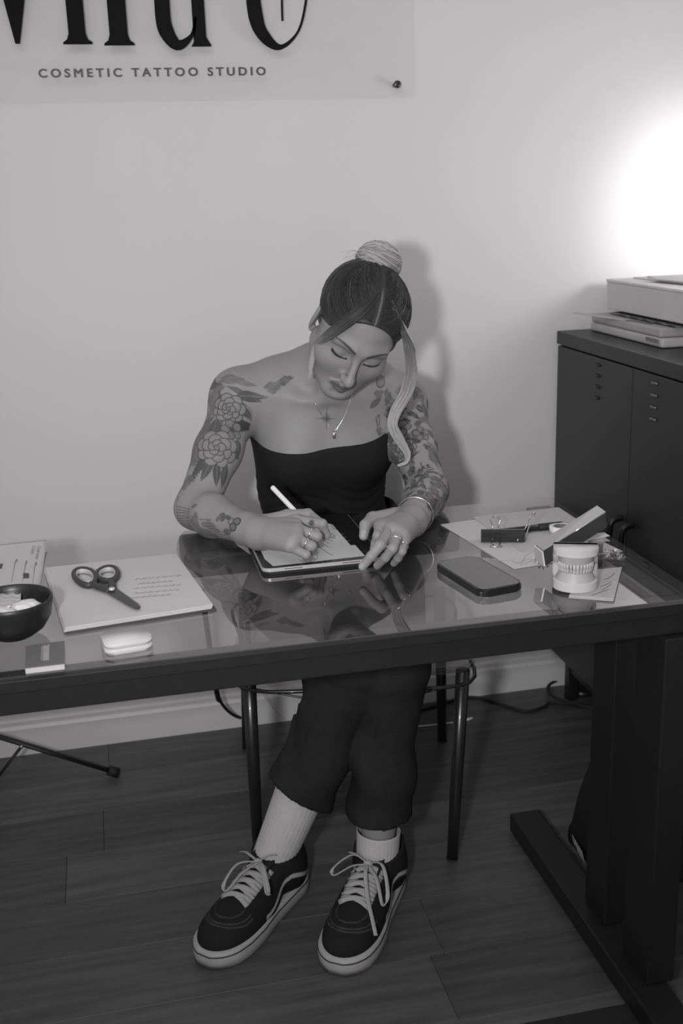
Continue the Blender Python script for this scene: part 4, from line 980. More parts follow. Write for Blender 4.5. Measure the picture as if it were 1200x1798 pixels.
for s in (-1, 1):
    re = np.array(Matrix.Rotation(math.radians(-s*22), 3, 'Z') @ Matrix.Rotation(math.radians(12), 3, 'X'))
    he((s*0.0775, -0.014, -0.006), (0.0065, 0.0185, 0.0315), k=0.006, rot=re)
    he((s*0.0838, -0.012, 0.000), (0.0050, 0.0115, 0.0205), k=0.004, op='s', rot=re)
    hc((s*0.076, -0.004, -0.030), (s*0.0765, -0.004, -0.037), 0.0055, 0.0052, k=0.004)

def inbox(lo, hi, pad=0.0): return lambda c: np.all((c > np.array(lo)-pad) & (c < np.array(hi)+pad), 1)
HB = (np.array([0.33, -0.80, 0.955]), np.array([0.60, -0.46, 1.26]))
def neck_side(c): return (c-hw(0, -0.02, -0.118))@HU         # head above, trunk below this plane
# pieces at their own fineness, all cut from the one field, joined in one mesh
parts = []
lo, hi = np.array([0.075, -1.02, 0.742]), np.array([0.70, -0.30, 1.08])
RB = (np.array([0.215, -0.985, 0.744]), np.array([0.405, -0.745, 0.845])); LB = (np.array([0.375, -0.985, 0.744]), np.array([0.530, -0.770, 0.845]))
def fine(c): return inbox(*RB)(c) | inbox(*LB)(c)
ARM_KEEP = lambda c: ~(inbox(*RB, -0.0012)(c) | inbox(*LB, -0.0012)(c)) & ((neck_side(c) < 0.0012) | ~inbox(*HB)(c))
D, l0 = field(body, lo, hi, 0.0024); V, Q = nets(D, l0, 0.0024); V, Q = crop(V, Q, ARM_KEEP); parts.append((V, Q, nets.N))
for b in (RB, LB):
    D, l0 = field(body, b[0]-0.004, b[1]+0.004, 0.0014); V, Q = nets(D, l0, 0.0014)
    o = LB if b is RB else None
    V, Q = crop(V, Q, (lambda c, b=b, o=o: inbox(*b)(c) & (True if o is None else ~inbox(*o)(c)))); parts.append((V, Q, nets.N))
D, l0 = field(body, HB[0], HB[1], 0.0014); V, Q = nets(D, l0, 0.0014); V, Q = crop(V, Q, lambda c: neck_side(c) > -0.0006); parts.append((V, Q, nets.N))
lo2, hi2 = np.array([0.18, -0.66, 0.42]), np.array([0.72, -0.22, 0.744])
D, l0 = field(body, lo2, hi2, 0.008); V, Q = nets(D, l0, 0.008); parts.append((V, Q, nets.N))
# legs (mostly under the trousers)
HIPR, HIPL = np.array([0.338, -0.45, 0.520]), np.array([0.545, -0.44, 0.525])
ANA = np.array([0.236, -0.775, 0.105]); ANB = np.array([0.432, -0.830, 0.105])           # ankles: foot at image left, foot at image right
KNA = np.array([0.405, -0.805, 0.515]); KNB = np.array([0.462, -0.815, 0.500])
legs = []
for Hh, K_, A_ in ((HIPR, KNA, ANA), (HIPL, KNB, ANB)):
    legs += [Prim('cone', 0.03, a=Hh, b=K_, ra=0.080, rb=0.052), Prim('cone', 0.03, a=K_, b=K_*0.65+A_*0.35, ra=0.044, rb=0.043), Prim('cone', 0.02, a=K_*0.65+A_*0.35, b=A_, ra=0.043, rb=0.031), Prim('cone', 0.02, a=A_, b=A_+np.array([0, 0, -0.06]), ra=0.032, rb=0.030)]
D, l0 = field(legs, (0.14, -0.92, 0.02), (0.66, -0.30, 0.62), 0.006); V, Q = nets(D, l0, 0.006); parts.append((V, Q, nets.N))

# ---- skin colour: plain skin, lips, brows, lashes, tattoo ink, painted nostril shade and forehead highlight
CAMD = nz([-0.18, -0.95, 0.22])
ARMS = {'R': (SR, ER, WR), 'L': (SL, EL, WL)}
def arm_coords(P, key):
    S_, E_, W_ = ARMS[key]
    out = []
    for a, b, s0 in ((S_, E_, 0.0), (E_, W_, np.linalg.norm(E_-S_))):
        L = np.linalg.norm(b-a); ax_ = (b-a)/L; t = (P-a)@ax_; q = P-a-t[:, None]*ax_; r = np.linalg.norm(q, axis=1)
        f = nz(CAMD-ax_*(CAMD@ax_)); g = np.cross(f, ax_)
        out.append((t, r, np.arctan2(q@g, q@f)*0.044, s0, L))
    (t1, r1, a1, s1, L1), (t2, r2, a2, s2, L2) = out
    d1 = np.hypot(np.maximum(0, np.maximum(-t1, t1-L1)), r1); d2 = np.hypot(np.maximum(0, np.maximum(-t2, t2-L2)), r2)
    first = d1 < d2
    return np.where(first, t1, t2+s2), np.where(first, a1, a2), np.minimum(d1, d2)
class Ink:
    """painter's drawing on unrolled skin: u across, v along (metres)"""
    def __init__(s, u, v): s.u, s.v, s.k = u, v, np.zeros(len(u))
    def loc(s, c, ang, size):
        ca, sa = math.cos(ang), math.sin(ang); x, y = s.u-c[0], s.v-c[1]
        return (x*ca+y*sa)/size, (-x*sa+y*ca)/size
    def put(s, m, val): s.k = s.k*(1-m)+val*m
    def disk(s, x, y, cx, cy, r, fill, size, line=0.0011, lv=0.85):
        d = (np.hypot(x-cx, y-cy)-r)*size
        s.put(sstep(0.0006, -0.0006, d), fill+0.12*np.clip(1+d/0.010, 0, 1)); s.put(sstep(0.0007, 0.0, np.abs(d)-line*0.5), lv)
    def leaf(s, c, ang, L, w, val=0.75, rib=True):
        x, y = s.loc(c, ang, 1.0); t = np.clip(x/L, 0, 1); ww = w*np.sin(math.pi*t**0.8)
        d = np.where((x < 0) | (x > L), 0.01, np.abs(y)-ww)
        s.put(sstep(0.0006, -0.0006, d), val)
        if rib: s.put(sstep(0.0006, -0.0006, d+0.0008)*sstep(0.0009, 0.0002, np.abs(y)), 0.35)
    def fern(s, c, ang, L, n=7, w=0.016, val=0.8):
        ca, sa = math.cos(ang), math.sin(ang)
        for i in range(n):
            t = (i+0.5)/n; b = (c[0]+ca*L*t, c[1]+sa*L*t); l = w*(1-0.55*t)
            for sg_ in (-1, 1): s.leaf(b, ang+sg_*0.85, l, 0.0028, val, False)
        s.leaf(c, ang, L, 0.0014, val, False)
    def rose(s, c, size, ang=0.0):
        x, y = s.loc(c, ang, size)
        for ring_, n, rr, fill in ((0.72, 8, 0.36, 0.10), (0.46, 6, 0.32, 0.13), (0.22, 5, 0.22, 0.16)):
            for i in range(n):
                a = 2*math.pi*(i+0.5*(n % 2))/n; s.disk(x, y, ring_*math.cos(a), ring_*math.sin(a)*0.92, rr, fill, size)
        s.disk(x, y, 0, 0, 0.13, 0.3, size)
    def blossom(s, c, size, ang=0.0, n=5):
        x, y = s.loc(c, ang, size)
        for i in range(n):
            a = 2*math.pi*i/n; s.disk(x, y, 0.58*math.cos(a), 0.58*math.sin(a), 0.40, 0.22, size)
        th = np.arctan2(y, x); r = np.hypot(x, y)
        s.put(sstep(0.75, 0.9, np.cos(th*20))*sstep(0.85, 0.5, r)*sstep(0.12, 0.2, r), 0.75); s.disk(x, y, 0, 0, 0.17, 0.7, size)
    def line(s, pts, w=0.0016, val=0.85):
        d = np.full(len(s.u), 1.0)
        for (ax_, ay), (bx_, by) in zip(pts[:-1], pts[1:]):
            dx, dy = bx_-ax_, by-ay; t = np.clip(((s.u-ax_)*dx+(s.v-ay)*dy)/(dx*dx+dy*dy+1e-12), 0, 1)
            d = np.minimum(d, np.hypot(s.u-ax_-t*dx, s.v-ay-t*dy))
        s.put(sstep(0.0006, 0.0, d-w*0.5), val)
    def blob(s, c, rx, ry, val=0.6, ph=0.0, ang=0.0):
        x, y = s.loc(c, ang, 1.0); th = np.arctan2(y/ry, x/rx); r = np.hypot(x/rx, y/ry)
        d = r-(0.85+0.16*np.sin(3*th+ph)+0.09*np.sin(7*th+2*ph))
        s.put(sstep(0.06, -0.06, d), val*(0.88+0.12*np.sin(s.u*260+3*np.sin(s.v*190+ph)+ph)))
    def heart(s, c, size): s.disk(*s.loc(c, 0, size), 0, 0, 1, 0.25, size, 0.0015)
def on_skin(px, py, y0=-0.75, lift=0.0015):
    o = CAM; d = nz(CF+CR*(px-600)/FPX-CU*(py-899)/FPX); t = np.linspace(1.75, 2.35, 600); P = o+t[:, None]*d
    D = sdf(body[:40], P); k = np.argmax(D < lift); return P[k]
STAR = on_skin(574, 735, lift=0.0)
def paint(P, fine_head):
    c = np.full(len(P), 0.255)
    d = P-STAR; x, y = d@CR, d@CU; ok = np.linalg.norm(d, axis=1) < 0.03
    ray = np.zeros(len(P))
    for a, L, w in [(0, 0.021, 0.0012), (1.57, 0.022, 0.0012)]+[(0.39*i+0.2, 0.009, 0.0008) for i in range(8)]:
        u_, v_ = x*math.cos(a)+y*math.sin(a), -x*math.sin(a)+y*math.cos(a); ray = np.maximum(ray, sstep(1.0, 0.4, np.abs(v_)/(w*np.clip(1-np.abs(u_)/L, 0.02, 1)+0.0004))*(np.abs(u_) < L))
    c *= 1-0.62*ray*ok
    # arms
    for key in 'RL':
        s_, a_, r_ = arm_coords(P, key)
        ok = (r_ < 0.13) & (s_ > -0.05)
        if not ok.any(): continue
        k = Ink(a_[ok], s_[ok]); L1 = np.linalg.norm(ARMS[key][1]-ARMS[key][0])
        if key == 'R':
            tattoo_right(k, L1)
            wr_ = sstep(0.455, 0.44, s_[ok]*1.0)
        else:
            tattoo_left(k, L1)
        lim = sstep(L1+np.linalg.norm(ARMS[key][2]-ARMS[key][1])+(0.0 if key == 'R' else 0.012), L1+np.linalg.norm(ARMS[key][2]-ARMS[key][1])-0.012, s_[ok])
        ink = np.clip(k.k, 0, 1)*lim*sstep(0.112, 0.088, r_[ok]) if key == 'R' else np.clip(k.k, 0, 1)*lim*sstep(0.075, 0.062, r_[ok])
        c[ok] = c[ok]*(1-ink*0.86)
    # upper chest and shoulder-top tattoos in the trunk's own frame
    q = (P-np.array([0.428, -0.452, 0.90]))@np.stack([tx, tf, tu], 1)
    ok = (q[:, 2] > -0.1) & (q[:, 2] < 0.2) & (np.abs(q[:, 0]) < 0.2)
    k = Ink(q[ok, 0], q[ok, 2])
    k.blob((-0.105, 0.108), 0.022, 0.010, 0.6, 1.0, 0.3); k.blob((-0.080, 0.118), 0.016, 0.007, 0.75, 2.0, 0.35)
    k.blob((0.104, 0.075), 0.012, 0.009, 0.6, 0.6); k.leaf((0.082, 0.052), 0.5, 0.034, 0.007, 0.7); k.disk(*k.loc((0.112, 0.095), 0, 0.010), 0, 0, 1, 0.3, 0.010, 0.0016)
    k.blob((0.098, 0.005), 0.008, 0.009, 0.75, 0.3); k.line([(0.096, 0.012), (0.094, 0.030), (0.102, 0.034), (0.100, 0.014)], 0.0018)
    k.blob((0.125, 0.062), 0.010, 0.018, 0.65, 1.9); k.blob((0.128, 0.02), 0.012, 0.02, 0.55, 2.9)
    fr_ = sstep(-0.02, 0.0, q[ok, 1]+0.03); c[ok] *= 1-0.78*np.clip(k.k, 0, 1)*fr_
    # star on the writing hand, made on the first finger's base
    d = P-(mR[0]*0.35+fR[0][0]*0.65); fx = nz(fR[0][0]-mR[0]); gx_ = nz(np.cross(fx, CAMD)); x, y = d@fx, d@gx_; rr_ = np.hypot(x, y); th = np.arctan2(y, x)
    m_ = sstep(0.0085, 0.0065, rr_*(1.0+0.75*np.abs(np.sin(4*th))))*(np.linalg.norm(d, axis=1) < 0.02)*(d@CAMD > -0.002); c *= 1-0.7*m_
    # nails
    for f_ in fR+fL+[tR[1:], tL[1:]]:
        tip, pre = f_[-1], f_[-2]; ax_ = nz(tip-pre); dd = P-(tip-ax_*0.001); tt = dd@ax_; nn = dd-tt[:, None]*ax_
        up_ = nz(np.array([-0.15, -0.55, 0.8])-ax_*(np.array([-0.15, -0.55, 0.8])@ax_)); uu = nn@up_; ss = np.linalg.norm(nn-uu[:, None]*up_, axis=1)
        m_ = sstep(0.0050, 0.0042, ss)*(uu > 0.002)*sstep(0.0075, 0.0065, np.abs(tt-0.001))*(np.linalg.norm(dd, axis=1) < 0.014)
        c += 0.07*m_
    if fine_head:
        h = (P-HO)@HR; x, y, z = h[:, 0], h[:, 1], h[:, 2]; fr_ = y > 0.02
        for s in (-1, 1):
            X = x*s
            t = np.clip((X-0.012)/0.042, 0, 1); bz = 0.0205+0.0095*np.sin(math.pi*0.62*t)-0.003*t
            d = np.abs(z-bz)-(0.0030*(1-t)**0.6+0.0004); m_ = sstep(0.0014, -0.0012, d)*(X > 0.011)*(X < 0.055)*fr_; c *= 1-0.72*m_
            t = np.clip((X-0.0165)/0.030, 0, 1); lz = -0.0062-0.0040*np.sin(math.pi*t)+0.003*t
            d = np.abs(z-lz)-(0.0018+0.0016*t); m_ = sstep(0.0009, -0.0006, d)*(X > 0.0165)*(X < 0.049)*fr_; c *= 1-0.86*m_
            m_ = sstep(0.010, 0.0, np.abs(z-0.006))*sstep(0.018, 0.008, np.abs(X-0.031))*fr_; c *= 1-0.14*m_
            m_ = sstep(0.0032, 0.002, np.hypot(np.hypot(X-0.0062, y-0.1015), z+0.0450)); c *= 1-0.6*m_  # shade inside the nostrils, put into the skin colour
        lip = sstep(1.05, 0.92, np.hypot(x/0.0235, (z+0.0672)/(0.0115*(1-0.25*np.abs(x)/0.0235))))*(y > 0.066); c *= 1-0.50*lip
        c *= 1-0.5*sstep(0.0012, 0.0004, np.abs(z+0.0672))*(np.abs(x) < 0.019)*(y > 0.084)
        c *= 1+0.08*sstep(0.03, 0.0, np.hypot(x, z-0.05))*fr_  # highlight on the middle of the forehead, put into the skin colour
    return np.clip(c, 0.02, 0.6)
def tattoo_right(k, L):
    rg = np.random.default_rng(3)
    for i in range(54):                               # dark leaves filling the ground between the flowers
        u, v = rg.uniform(-0.075, 0.016), rg.uniform(-0.002, 0.185); k.leaf((u, v), rg.uniform(0, 6.28), rg.uniform(0.022, 0.040), rg.uniform(0.005, 0.009), rg.uniform(0.45, 0.85))
    for i in range(14): k.blob((rg.uniform(-0.085, -0.035), rg.uniform(0.01, 0.24)), 0.012, 0.020, rg.uniform(0.4, 0.65), rg.uniform(0, 6))
    k.blob((-0.012, 0.000), 0.030, 0.012, 0.45, 1.2); k.leaf((0.030, 0.012), -0.3, -0.034, 0.010, 0.7)
    for i, (x, y, a, l) in enumerate(((-0.01, 0.05, 2.4, 0.045), (0.0, 0.052, 2.0, 0.04), (-0.012, 0.065, 2.8, 0.04), (0.012, 0.045, 0.4, 0.035))): k.leaf((x, y), a, l, 0.011, 0.28, False); k.line([(x, y), (x+l*math.cos(a), y+l*math.sin(a))], 0.0012, 0.6)
    k.leaf((0.000, 0.032), -0.5, 0.040, 0.010, 0.78); k.leaf((0.012, 0.050), 0.2, 0.030, 0.007, 0.8)
    k.fern((0.014, 0.088), -0.50, 0.036, 9, 0.020, 0.9); k.rose((-0.006, 0.060), 0.030, 0.4)
    k.leaf((-0.022, 0.085), 1.4, 0.046, 0.011, 0.72); k.leaf((-0.040, 0.080), 1.7, 0.05, 0.012, 0.6); k.leaf((-0.03, 0.12), 0.3, 0.04, 0.010, 0.7)
    k.leaf((0.030, 0.112), 1.2, 0.040, 0.010, 0.75); k.blossom((0.014, 0.100), 0.022, 0.3)
    k.leaf((0.004, 0.128), 0.9, 0.040, 0.009, 0.75); k.leaf((0.028, 0.140), 0.2, 0.024, 0.007, 0.8)
    k.blob((-0.045, 0.165), 0.018, 0.04, 0.55, 0.4)
    for a in (1.2, 1.7, 2.1): k.leaf((0.002+0.02*math.cos(a), 0.175), a, 0.052, 0.009, 0.78)
    k.leaf((0.030, 0.170), 1.3, 0.050, 0.010, 0.75); k.fern((-0.020, 0.182), 1.75, 0.046, 6, 0.016, 0.8)
    k.rose((0.000, 0.150), 0.038, 0.1)
    k.blob((-0.05, 0.235), 0.014, 0.020, 0.5, 2.2); k.leaf((-0.045, 0.215), 0.5, 0.03, 0.006, 0.6)
    for i in range(9): k.line([(-0.052+0.006*i, L-0.005+0.003*(i % 3)), (-0.040+0.005*i, L+0.045+0.004*(i % 2))], 0.0014, 0.55)
    k.blob((-0.020, L+0.070), 0.020, 0.016, 0.50, 0.5); k.blob((-0.046, L+0.090), 0.016, 0.035, 0.5, 1.5); k.blob((-0.022, L+0.115), 0.012, 0.028, 0.45, 2.0, 0.2)
    for i in range(6): k.line([(-0.012-0.006*i, L+0.085+0.006*i), (-0.006-0.006*i, L+0.115+0.008*i)], 0.0016, 0.6)
    k.leaf((-0.006, L+0.130), 0.4, 0.026, 0.005, 0.6); k.leaf((-0.030, L+0.150), 1.1, 0.040, 0.009, 0.6); k.leaf((0.004, L+0.05), 1.0, 0.022, 0.004, 0.6)
    # cherries with a bow
    cx, cy = 0.012, L+0.184
    k.line([(cx+0.008, cy-0.034), (cx+0.006, cy-0.012), (cx+0.004, cy)], 0.0018); k.line([(cx+0.008, cy-0.034), (cx-0.008, cy-0.015), (cx-0.012, cy-0.006)], 0.0018)
    k.leaf((cx+0.008, cy-0.036), 1.9, 0.026, 0.006, 0.8); k.leaf((cx+0.008, cy-0.036), -1.9, 0.018, 0.006, 0.75); k.leaf((cx+0.006, cy-0.036), 3.3, 0.022, 0.006, 0.75)
    for p in ((cx+0.003, cy+0.007), (cx-0.014, cy+0.002)): k.disk(*k.loc(p, 0, 0.0100), 0, 0, 1, 0.45, 0.0100, 0.0022, 0.95)
def tattoo_left(k, L):
    rg = np.random.default_rng(11)
    for i in range(95):
        u, v = rg.uniform(-0.075, 0.075), rg.uniform(0.0, L+0.19)
        if -0.02 < u < 0.022 and L-0.055 < v < L-0.005: continue
        k.blob((u, v), rg.uniform(0.006, 0.015), rg.uniform(0.010, 0.022), rg.uniform(0.55, 0.95), rg.uniform(0, 6), rg.uniform(0, 3))
    for i in range(60):
        u, v, a = rg.uniform(-0.07, 0.07), rg.uniform(0.0, L+0.18), rg.uniform(0, 6.28)
        if -0.02 < u < 0.022 and L-0.055 < v < L-0.005: continue
        k.leaf((u, v), a, rg.uniform(0.018, 0.034), rg.uniform(0.004, 0.009), rg.uniform(0.6, 0.95))
    k.blossom((-0.016, 0.10), 0.020, 0.2); k.rose((-0.022, 0.150), 0.022); k.blossom((0.018, 0.125), 0.017, 0.9)
    k.blob((0.0, L-0.03), 0.024, 0.022, 0.0, 0.5)
    wd = [[(-0.022, 0.010), (-0.020, -0.004), (-0.024, 0.014), (-0.030, 0.008)], [(-0.012, 0.004), (-0.016, 0.008), (-0.012, 0.010), (-0.010, 0.003), (-0.008, 0.009)], [(-0.004, -0.008), (-0.006, 0.008), (0.000, 0.0), (-0.004, 0.003), (0.002, 0.007)], [(0.005, 0.003), (0.010, -0.001), (0.006, -0.002), (0.005, 0.005), (0.012, 0.004)], [(-0.026, 0.018), (0.0, 0.012), (0.016, 0.008)]]
    for s in wd: k.line([(x*1.1+0.004, y*1.2+L-0.030) for x, y in s], 0.0022, 0.85)
    k.leaf((0.026, L-0.075), 1.35, 0.055, 0.007, 0.6); k.blob((0.012, L+0.015), 0.014, 0.012, 0.0, 1.5)
    k.blob((-0.010, L+0.06), 0.030, 0.012, 0.6, 0.3, 0.4); k.blob((0.0, L+0.10), 0.022, 0.016, 0.65, 1.1); k.blob((0.030, L+0.08), 0.016, 0.030, 0.6, 2.1)
    k.line([(-0.04, L+0.13), (0.0, L+0.125), (0.04, L+0.135)], 0.006, 0.6); k.line([(-0.04, L+0.155), (0.0, L+0.15), (0.04, L+0.16)], 0.008, 0.55)

pe = thing('person', 'woman with hair in a bun and tattooed arms, black strapless top, drawing at the desk', 'person', (0.46, -0.5, 0.0))
V0, Q0, nets.N = parts[0]
cen = V0[Q0].mean(1)
near = np.zeros(len(cen), bool)
for key in 'RL':
    s_, a_, r_ = arm_coords(cen, key); near |= (r_ < 0.075) & (s_ > 0.0)
near |= (cen[:, 2] > 0.90) & (cen[:, 1] < -0.45)
V0, Q0 = subdiv(V0, Q0, near); parts[0] = (V0, Q0, nets.N)
AV, AQ, AC, off = [], [], [], 0
for i, (V, Q, _n) in enumerate(parts):
    AV.append(V); AQ.append(Q+off); AC.append(paint(V, i == 3)); off += len(V)
npmesh('body', np.concatenate(AV), np.concatenate(AQ), SKIN, pe, np.concatenate(AC), nrm=np.concatenate([p[2] for p in parts]))

# ---- black strapless top: the trunk's own shape, a little proud, cut along the neckline and round the arms
trunk = [p for p in body[:6]]
lo, hi = np.array([0.22, -0.70, 0.55]), np.array([0.64, -0.30, 0.95]); h = 0.0032
D, l0 = field(trunk, lo, hi, h); D = D-0.0055
ax_ = [l0[i]+h*np.arange(D.shape[i]) for i in range(3)]
P = np.stack(np.meshgrid(*ax_, indexing='ij'), -1); q = (P-np.array([0.428, -0.452, 0.90]))
qx, qf, qu = q@tx, q@tf, q@tu
cut = qu-(-0.012+0.045*qx+0.07*np.maximum(0, np.abs(qx-0.0)-0.06))
fold = 0.0007*np.sin(qu*240+8*np.sin(qx*22))*sstep(-0.06, -0.14, qu)
D = np.maximum(D+fold, cut); V, Q = nets(D, l0, h)
npmesh('strapless_top', V, Q, CLOTH, pe)

# ---- trousers: wide three-quarter legs with hollow hems
def trouser(Hh, K_, A_, hem, rk, rh):
    pr = [Prim('cone', 0.04, a=Hh, b=K_, ra=0.100, rb=0.078), Prim('cone', 0.05, a=K_+np.array([0, 0.006, -0.02]), b=K_*(1-hem)+A_*hem, ra=rk, rb=rh), Prim('cone', 0.02, a=K_*(1-hem)+A_*hem, b=K_*(-hem*0.6)+A_*(1+hem*0.6), ra=rh, rb=rh)]
    return pr
waist = [Prim('ell', 0.05, c=tw_(0.015, -0.03, -0.30), r=(0.175, 0.128, 0.13), rot=TR)]
PA = trouser(HIPR, KNA, ANA, 0.66, 0.072, 0.064); PB = trouser(HIPL, KNB, ANB, 0.78, 0.070, 0.060)
lo, hi = np.array([0.12, -0.98, 0.06]), np.array([0.74, -0.24, 0.69]); h = 0.0045
def leg_field(pr, K_, A_, hem, tilt, ph):
    D, l0 = field(pr, lo, hi, h)
    P = np.stack(np.meshgrid(*[l0[i]+h*np.arange(D.shape[i]) for i in range(3)], indexing='ij'), -1)
    d_ = nz(A_-K_); hc_ = K_*(1-hem)+A_*hem
    along = (P-hc_)@(nz(d_+np.array(tilt)))
    th = np.arctan2((P-hc_)[..., 0], (P-hc_)[..., 1]); s = (P-K_)@d_
    D = D+0.004*np.sin(s*46+2.0*np.sin(th+ph)+ph)*sstep(0.0, 0.06, s)+0.0035*np.sin(th*3+s*14+ph)*sstep(-0.02, 0.1, s)
    return np.maximum(np.maximum(D, along), -np.maximum(D+0.012, -(along+0.085))), l0
DA, l0 = leg_field(PA, KNA, ANA, 0.66, (-0.34, 0.0, -0.05), 0.4)
DB, l0 = leg_field(PB, KNB, ANB, 0.78, (0, 0.0, 0.0), 2.2)
DW, _ = field(waist, lo, hi, h)
D = np.minimum(np.minimum(DA, DB), DW)
V, Q = nets(D, l0, h); npmesh('trousers', V, Q, TWILL, pe)

# ---- socks
SOCK = mat('white_ribbed_sock', 0.48, 0.85, spec=0.1, var=0.04, scale=120, bump=0.2, bscale=500)
def sock(K_, A_, t0, t1, r0, r1, m_=SOCK):
    d_ = nz(A_-K_); n1 = 96; rows = 30; e1 = nz(np.cross(d_, (0, 1, 0.1))); e2 = np.cross(d_, e1); V = []; F = []
    for j in range(rows):
        t = j/(rows-1); c_ = (K_*(1-t0)+A_*t0)*(1-t)+(K_*(1-t1)+A_*t1)*t; r = r0*(1-t)+r1*t
        for i in range(n1):
            a = 2*math.pi*i/n1; rr_ = r*(1+0.014*math.sin(a*32)*(1 if t > 0.06 else 0.3)); V.append(c_+e1*math.cos(a)*rr_+e2*math.sin(a)*rr_)
    for j in range(rows-1):
        for i in range(n1): F.append((j*n1+i, j*n1+(i+1) % n1, (j+1)*n1+(i+1) % n1, (j+1)*n1+i))
    o = mk('sock', V, F, m_, pe, True); md = o.modifiers.new('t', 'SOLIDIFY'); md.thickness = 0.0018; md.offset = 1
sock(KNA, ANA, 0.46, 1.10, 0.0505, 0.0375)
sock(KNB, ANB, 0.86, 1.12, 0.041, 0.0375)

# ---- high-top canvas shoes: y to the toe, ankle over the origin
SUEDE = mat('black_canvas', 0.016, 0.8, spec=0.15, var=0.15, scale=150, bump=0.25, bscale=900, attr='Col')
SOLEM = mat('white_rubber_sole', 0.36, 0.6, var=0.06, scale=60, bump=0.05, bscale=400)
LACE = mat('white_cotton_lace', 0.36, 0.85, spec=0.1, var=0.06, scale=300, bump=0.3, bscale=1500)
up_pr = [Prim('ell', 0.02, c=(0, 0.140, 0.036), r=(0.045, 0.058, 0.034)), Prim('ell', 0.03, c=(0, 0.080, 0.042), r=(0.045, 0.070, 0.044)), Prim('cone', 0.03, a=(0, 0.060, 0.058), b=(0, 0.0, 0.085), ra=0.031, rb=0.040),
         Prim('cone', 0.03, a=(0, -0.030, 0.045), b=(0, -0.030, 0.07), ra=0.040, rb=0.040), Prim('cone', 0.02, a=(0, -0.022, 0.07), b=(0, -0.014, 0.150), ra=0.043, rb=0.046)]
def half_w(y):
    return np.interp(y, [-0.078, -0.072, -0.05, -0.01, 0.05, 0.10, 0.14, 0.170, 0.188, 0.198, 0.2015], [0.010, 0.020, 0.034, 0.036, 0.039, 0.047, 0.0485, 0.042, 0.030, 0.017, 0.008])
def sole_outline(grow):
    ys = np.concatenate([[-0.078, -0.077, -0.075, -0.071], np.linspace(-0.064, 0.165, 22), [0.175, 0.183, 0.190, 0.195, 0.199, 0.2015]])
    r = [(half_w(y)+grow, y+(grow if y > 0.15 else (-grow if y < -0.06 else 0))) for y in ys]
    return r+[(-x, y) for x, y in r[::-1]]
